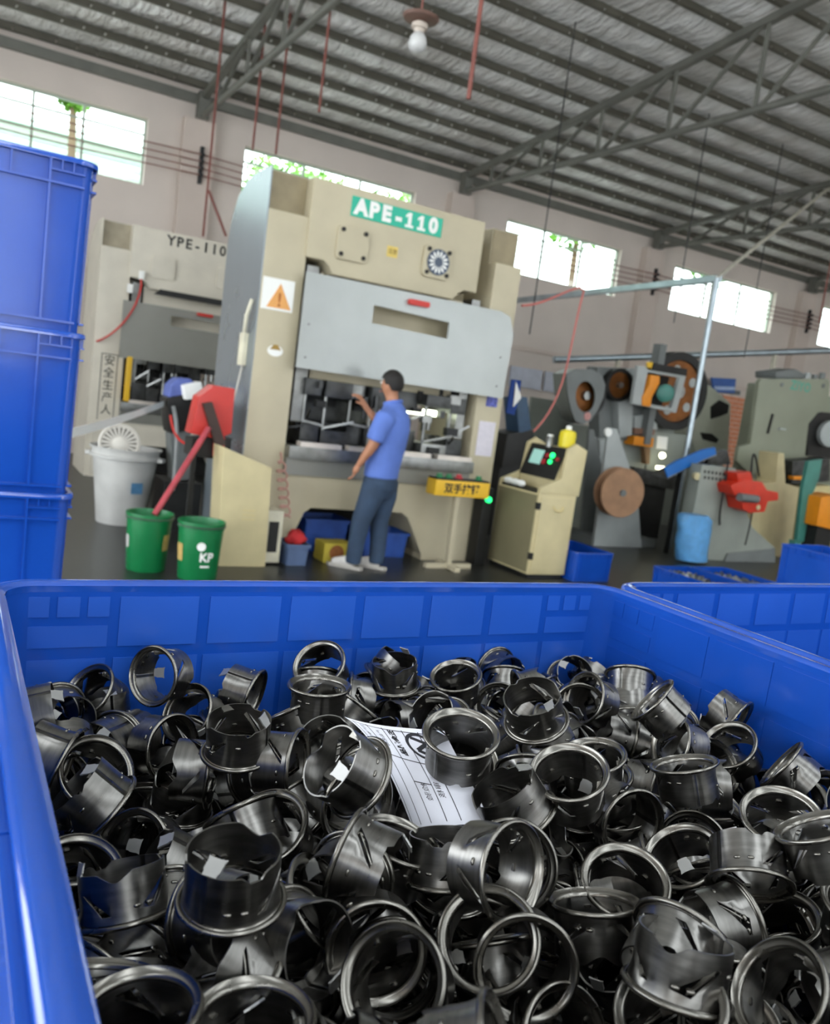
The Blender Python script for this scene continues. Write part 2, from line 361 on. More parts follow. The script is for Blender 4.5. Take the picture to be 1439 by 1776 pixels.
def crate_proto(detail):
    """crate in local coordinates, base at z=0, opening upwards"""
    t = .004; r = thing('blue_crate', 'x', 'crate'); org()
    dz = CH-.012; tp = .006
    b = loops_mesh([rloop(CW-2*tp, CL-2*tp, .02, .006), rloop(CW, CL, .02, CH-.004), rloop(CW+2*t, CL+2*t, .024, CH-.004), rloop(CW-2*tp+2*t, CL-2*tp+2*t, .024, 0)])
    b.build('body', m_blue, r, smooth=50)
    w = .0125
    # rim: rounded lip, flat on top with a soft inner roll and a downturned skirt
    P = [(0, -.006), (-.0008, -.0015), (.0015, .0), (.005, .0006), (w-.004, .0006), (w-.001, -.0005), (w, -.003), (w, -.009), (w-.003, -.009), (w-.003, -.0045), (.004, -.0045)]
    b = loops_mesh([rloop(CW+2*a, CL+2*a, .021+a, CH+z, 7) for a, z in P], ring=True)
    b.build('rim', m_rim, r, smooth=50)
    def wallpt(side, s, z, out):        # s along wall, z height, out from the outer wall face
        k = (CH-z)/CH*tp
        if side in (0, 1): y = CL/2+t-k+out; return (s, -y if side == 0 else y, z)
        x = CW/2+t-k+out; return (-x if side == 2 else x, s, z)
    def rib(side, s0, s1, z0, z1, out=.006):
        b = MB(); q = []
        for o in (-.001, out):
            q += [wallpt(side, s0, z0, o), wallpt(side, s1, z0, o), wallpt(side, s1, z1, o), wallpt(side, s0, z1, o)]
        b.add(q, [(0,1,2,3), (4,7,6,5), (0,4,5,1), (1,5,6,2), (2,6,7,3), (3,7,4,0)])
        return b
    for side in range(4):
        half = (CW if side < 2 else CL)/2
        for z in (CH-.047, .03):
            rib(side, -half+.012, half-.012, z-.0018, z+.0018, .0078).build('band', m_blue, r, smooth=0)
        if not detail: continue
        for sg in (-1, 1):
            e = half-.068
            a, c = sorted((sg*e, sg*(half-.012)))
            rib(side, a, c, CH-.0275, CH-.0245, .0072).build('band', m_blue, r, smooth=0)
            rib(side, sg*e-.0018, sg*e+.0018, .03, CH-.008, .0076).build('rib', m_blue, r, smooth=0)
            for k in (1, 2):
                s = sg*(e+.0185*k); rib(side, s-.0012, s+.0012, CH-.026, CH-.008, .0072).build('rib', m_blue, r, smooth=0)
        n = 6 if side < 2 else 9
        for k in range(1, n):
            s = -half+.068+(2*half-.136)*k/n
            rib(side, s-.0015, s+.0015, CH-.047, CH-.008, .0072).build('rib', m_blue, r, smooth=0)
    if detail == 2:     # flush outer skirt panels below the rim on the long side
        e = CL/2-.02; n = 7
        for k in range(n):
            s0 = -e+2*e*k/n+.0006; s1 = -e+2*e*(k+1)/n-.0006
            b = MB(); q = []
            for o in (.0078, w): q += [wallpt(2, s0, CH-.15, o), wallpt(2, s1, CH-.15, o), wallpt(2, s1, CH-.0035, o), wallpt(2, s0, CH-.0035, o)]
            b.add(q, [(0,1,2,3), (4,7,6,5), (0,4,5,1), (1,5,6,2), (2,6,7,3), (3,7,4,0)]).build('skirt_panel', m_blue, r, smooth=0, bevel=.0015)
    if detail == 2:     # inner panels between the ribs; end-wall ones paler, painting light through the wall
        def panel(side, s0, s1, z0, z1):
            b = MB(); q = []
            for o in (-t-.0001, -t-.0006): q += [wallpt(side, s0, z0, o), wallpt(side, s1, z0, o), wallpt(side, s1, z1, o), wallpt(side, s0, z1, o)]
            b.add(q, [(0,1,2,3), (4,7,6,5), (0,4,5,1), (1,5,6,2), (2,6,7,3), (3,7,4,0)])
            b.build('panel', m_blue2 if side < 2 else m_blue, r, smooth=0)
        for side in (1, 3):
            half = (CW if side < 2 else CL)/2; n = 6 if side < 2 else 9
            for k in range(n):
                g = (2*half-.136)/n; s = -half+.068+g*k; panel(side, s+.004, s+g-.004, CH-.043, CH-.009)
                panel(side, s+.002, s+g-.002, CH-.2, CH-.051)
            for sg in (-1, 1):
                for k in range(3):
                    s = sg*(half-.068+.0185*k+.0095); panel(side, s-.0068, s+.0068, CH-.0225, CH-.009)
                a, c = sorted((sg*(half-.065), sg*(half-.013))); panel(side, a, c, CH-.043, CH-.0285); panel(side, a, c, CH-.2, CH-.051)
    return r
cr2 = crate_proto(2); cr1 = crate_proto(1); cr0 = crate_proto(0)
for p in (cr2, cr1, cr0): KIDS[p.name] = list(p.children)
_used = set()
def crate(proto, x, y, ztop, label, group=None, rz=0, scale=1):
    o = proto if proto.name not in _used else dup(proto)
    _used.add(proto.name); o.location = (x, y, ztop-CH*scale); o.rotation_euler = (0, 0, rz); o.scale = (scale,)*3
    o['label'] = label
    if group: o['group'] = group
    elif 'group' in o: del o['group']
    return o
RIM = 1.504; FX = .2865; FY = .56-CL/2
crate(cr2, FX, FY, RIM, 'open blue plastic crate in the foreground full of metal rings', 'foreground crates')
FX2 = FX+CW+.030
crate(cr2, FX2, FY+.005, RIM, 'empty open blue plastic crate right beside the ring-filled crate', 'foreground crates')
for k in range(1, 5):
    z = RIM-k*(RIM-CH)/4
    crate(cr0, FX, FY, z, 'blue crate hidden under the ring-filled crate, %s one below it' % ['first', 'second', 'third', 'lowest'][k-1], 'crates under the foreground pair')
    crate(cr0, FX2, FY+.005, z, 'blue crate hidden under the empty foreground crate, %s one below it' % ['first', 'second', 'third', 'lowest'][k-1], 'crates under the foreground pair')
SX = .218-.0115-CW/2; SY = 1.624+.0115+CL/2
for k, z in enumerate((1.984, 1.687, 1.393, 1.085, .775, .465)):
    crate(cr1 if k < 4 else cr0, SX, SY, z, ['topmost glossy blue crate of the tall stack at left', 'second blue crate from the top of the left stack', 'third blue crate down in the tall left stack', 'fourth blue crate down in the tall left stack', 'fifth blue crate down in the tall left stack', 'bottom blue crate of the tall left stack'][k], 'stacked crates at left')
m_wood = mat('pallet_wood', '#9a7a52', .8, var=.2, scale=12, stretch=(1, 8, 8))
t = thing('pallet', 'low wooden pallet under the tall left crate stack', 'pallet', (SX, SY, 0))
for k in range(5): x = SX-.24+.12*k; MB().box(x-.045, x+.045, SY-.36, SY+.36, .135, .155).build('slat', m_wood, t, smooth=0)
for y in (-.3, 0, .3): MB().box(SX-.3, SX+.3, SY+y-.045, SY+y+.045, 0, .135).build('bearer', m_wood, t, smooth=0)

# ------------------------------------------------------------------ stamped steel rings
def ring_steel():
    m = bpy.data.materials.new('oiled_ring_steel'); m.use_nodes = True; nt = m.node_tree; N = nt.nodes; L = nt.links
    b = N['Principled BSDF']; b.inputs['Metallic'].default_value = 1.0
    tc = N.new('ShaderNodeTexCoord'); oi = N.new('ShaderNodeObjectInfo')
    mp = N.new('ShaderNodeMapping'); mp.inputs['Scale'].default_value = (60, 60, 420)
    va = N.new('ShaderNodeVectorMath'); va.operation = 'ADD'; L.new(tc.outputs['Object'], va.inputs[0]); L.new(oi.outputs['Random'], va.inputs[1])
    L.new(va.outputs[0], mp.inputs['Vector'])
    nz = N.new('ShaderNodeTexNoise'); nz.inputs['Scale'].default_value = 1; nz.inputs['Detail'].default_value = 4; L.new(mp.outputs[0], nz.inputs['Vector'])
    rp = N.new('ShaderNodeValToRGB'); e = rp.color_ramp.elements; e[0].color = (.165, .16, .15, 1); e[1].color = (.245, .238, .225, 1); e[0].position = .3; e[1].position = .72
    L.new(nz.outputs['Fac'], rp.inputs[0]); L.new(rp.outputs[0], b.inputs['Base Color'])
    mr = N.new('ShaderNodeMapRange'); mr.inputs[3].default_value = .24; mr.inputs[4].default_value = .36; L.new(nz.outputs['Fac'], mr.inputs[0]); L.new(mr.outputs[0], b.inputs['Roughness'])
    return m
m_ring = ring_steel()
m_bead = mat('rolled_edge_steel', '#84817b', .27, 1.0, var=.04, scale=60)
m_tab = mat('sky_sheen_tab_steel', '#b2b2b0', .42, .7, var=.05, scale=90)  # ring steel made lighter: sky reflection on the tabs put into the colour
RB, RF, RH, RT = .0183, .0221, .023, .0008; RK = .9
def ring_shell(seed):
    rr = random.Random(seed); cols = 72; zb = -RH/2+.0026
    H = RH/2
    def top(a):     # cut profile of the narrow end, a in degrees
        z = H
        for c, w, d, sl in CUT:
            x = ((a-c+180) % 360)-180
            if abs(x) < w: z = H-d*min(1, (w-abs(x))/sl)
        return z
    CUT = [(70+rr.uniform(-15, 15), 14, .0026, 4), (200+rr.uniform(-20, 20), 24, .0042, 20), (318, 8, .002, 2)]
    per = RB
    pts = []; edges = []
    aa = [360*i/cols for i in range(cols+1)]
    loop = [(math.radians(a)*per, zb) for a in aa] + [(math.radians(a)*per, top(a)) for a in reversed(aa)]
    lo = [loop]
    holes = []
    def pill(a, z, w, hh):
        x = math.radians(a)*per; holes.append([(x-w, z-hh), (x+w, z-hh), (x+w*1.4, z), (x+w, z+hh), (x-w, z+hh), (x-w*1.4, z)])
    slots = []
    for a, s in ((92+rr.uniform(-6, 6), 1), (262+rr.uniform(-8, 8), 1), (170, -1)):
        x = math.radians(a)*per; L_ = .0062; w = .0017; ht = .0058
        q = [(x-s*L_-w, zb+.003), (x-s*L_+w*1.6, zb+.003), (x+s*L_+w, zb+.003+2*ht), (x+s*L_-w*.8, zb+.003+2*ht)]
        if s < 0: q = [(x+L_-w*1.6, zb+.003), (x+L_+w, zb+.003), (x-L_+w*.8, zb+.003+2*ht*.8), (x-L_-w, zb+.003+2*ht*.8)]
        if a > 200: q[0] = (q[0][0]-.003, q[0][1]+.001)
        holes.append(q); slots.append((x, s, zb))
    # rectangle slit under the tab
    extra = [(math.radians(a)*per, zb+(top(a)-zb)*f) for a in aa[1:-1] for f in (.25, .5, .75)]
    b = MB(); b.plate(loop, holes, ((0, 0, 0), (1, 0, 0), (0, 1, 0)), RT, extra)
    out = MB()
    vs = []
    for p in b.v:
        a = p.x/per; r = RB-RT/2+p.z
        t = max(0, (zb+.004-p.y)/.004); r += .0008*t*t
        vs.append((r*math.cos(a), r*math.sin(a), p.y))
    out.add(vs, b.f)
    return out, slots, zb
def ring_proto(seed, shape):
    org()
    sh, slots, zb = ring_shell(seed)
    o = sh.build('metal_ring', m_ring, None, smooth=38, double=1e-6)
    # flared flange with rolled bead
    z0 = -RH/2
    prof = [(RB-.0004, zb+.0012), (RB+.0004, zb+.0006), (RB+.0012, zb-.0004), (RF-.0024, z0+.0021)]
    for k in range(9):
        a = math.radians(150-k*30); prof.append((RF-.0012+.0012*math.cos(a), z0+.0012+.0013*math.sin(a)))
    prof += [(RF-.0023, z0+.0013), (RB+.0006, zb-.0012), (RB-.0004, zb-.0002)]
    MB().lathe(prof, 56, closed=True).build('flange', m_bead, o, smooth=60)
    # tab bent in over the narrow end
    def tabmesh(a0, w, L_, tilt, cavity=.0012):
        poly = [(-w*.82, 0), (w*.82, 0), (w*.84, L_*.2), (w, L_*.32), (w, L_*.8), (w+.0005, L_), (w*.5, L_*.95), (-w*.5, L_*.95), (-w-.0005, L_), (-w, L_*.8), (-w, L_*.32), (-w*.84, L_*.2)]
        a = math.radians(a0); rad = V((math.cos(a), math.sin(a), 0)); tan = V((-math.sin(a), math.cos(a), 0))
        up = math.cos(tilt)*V((0, 0, 1)) - math.sin(tilt)*rad
        b = MB(); b.prism(poly, (rad*(RB-.0004)+V((0, 0, RH/2-.0006)), tan, up), .0008); return b
    if shape != 2: tabmesh(5, .0036, .0078, math.radians(62 if shape == 0 else 35)).build('tab', m_tab, o, smooth=0)
    if shape == 1: tabmesh(150, .0030, .0055, math.radians(100)).build('tab', m_ring, o, smooth=0)
    if shape == 2: tabmesh(140, .0032, .0060, math.radians(15)).build('tab', m_tab, o, smooth=0)
    # tongues pressed inwards along the slanted windows
    for x, s, zz in slots[:2]:
        pts = []
        for k in range(6):
            u = k/5; xx = x+s*(-.0055+.0118*u); a = xx/RB; z = zz+.0033+.0112*u
            for r in (RB-.0003, RB-.0034): pts.append((r*math.cos(a+(.06 if r < RB-.001 else 0)), r*math.sin(a+(.06 if r < RB-.001 else 0)), z))
        n = len(pts); b = MB(); off = .0007
        vs = pts+[(p[0], p[1], p[2]+off) for p in pts]; fs = []
        for k in range(5):
            i = 2*k; fs += [(i, i+1, i+3, i+2), (n+i, n+i+2, n+i+3, n+i+1), (i, i+2, n+i+2, n+i), (i+1, n+i+1, n+i+3, i+3)]
        fs += [(0, n, n+1, 1), (n-2, n-1, 2*n-1, 2*n-2)]
        b.add(vs, fs).build('tongue', m_bead, o, smooth=40)
    return o
def add_dimples(o):
    b = MB(); prof = []
    n = 10; vs = []
    for i, (sc, d) in enumerate(((1, -.0012), (1, .0006), (.7, .0011), (.0001, .0012))):
        for k in range(n):
            a = 2*PI*k/n; vs.append((RB+d, (.0008*math.copysign(1, math.cos(a))+.0009*math.cos(a))*sc, .0008*math.sin(a)*sc))
    b.add(vs, [(i*n+k, i*n+(k+1) % n, (i+1)*n+(k+1) % n, (i+1)*n+k) for i in range(3) for k in range(n)]+[tuple(range(n-1, -1, -1))])
    d0 = b.build('dimple', m_bead, o, smooth=60, double=1e-6)
    for k, (a, z) in enumerate(((30, -.0035), (50, -.0035), (128, -.0030), (228, -.0035), (246, -.0035), (300, .003))):
        d = d0 if k == 0 else d0.copy()
        if k: COL.objects.link(d); d.parent = o
        d.location = (0, 0, z); d.rotation_euler = (0, 0, math.radians(a))
PROT = [ring_proto(1, 0), ring_proto(2, 1), ring_proto(3, 2), ring_proto(4, 0)]
for p in PROT: add_dimples(p)
for p in PROT: KIDS[p.name] = list(p.children)
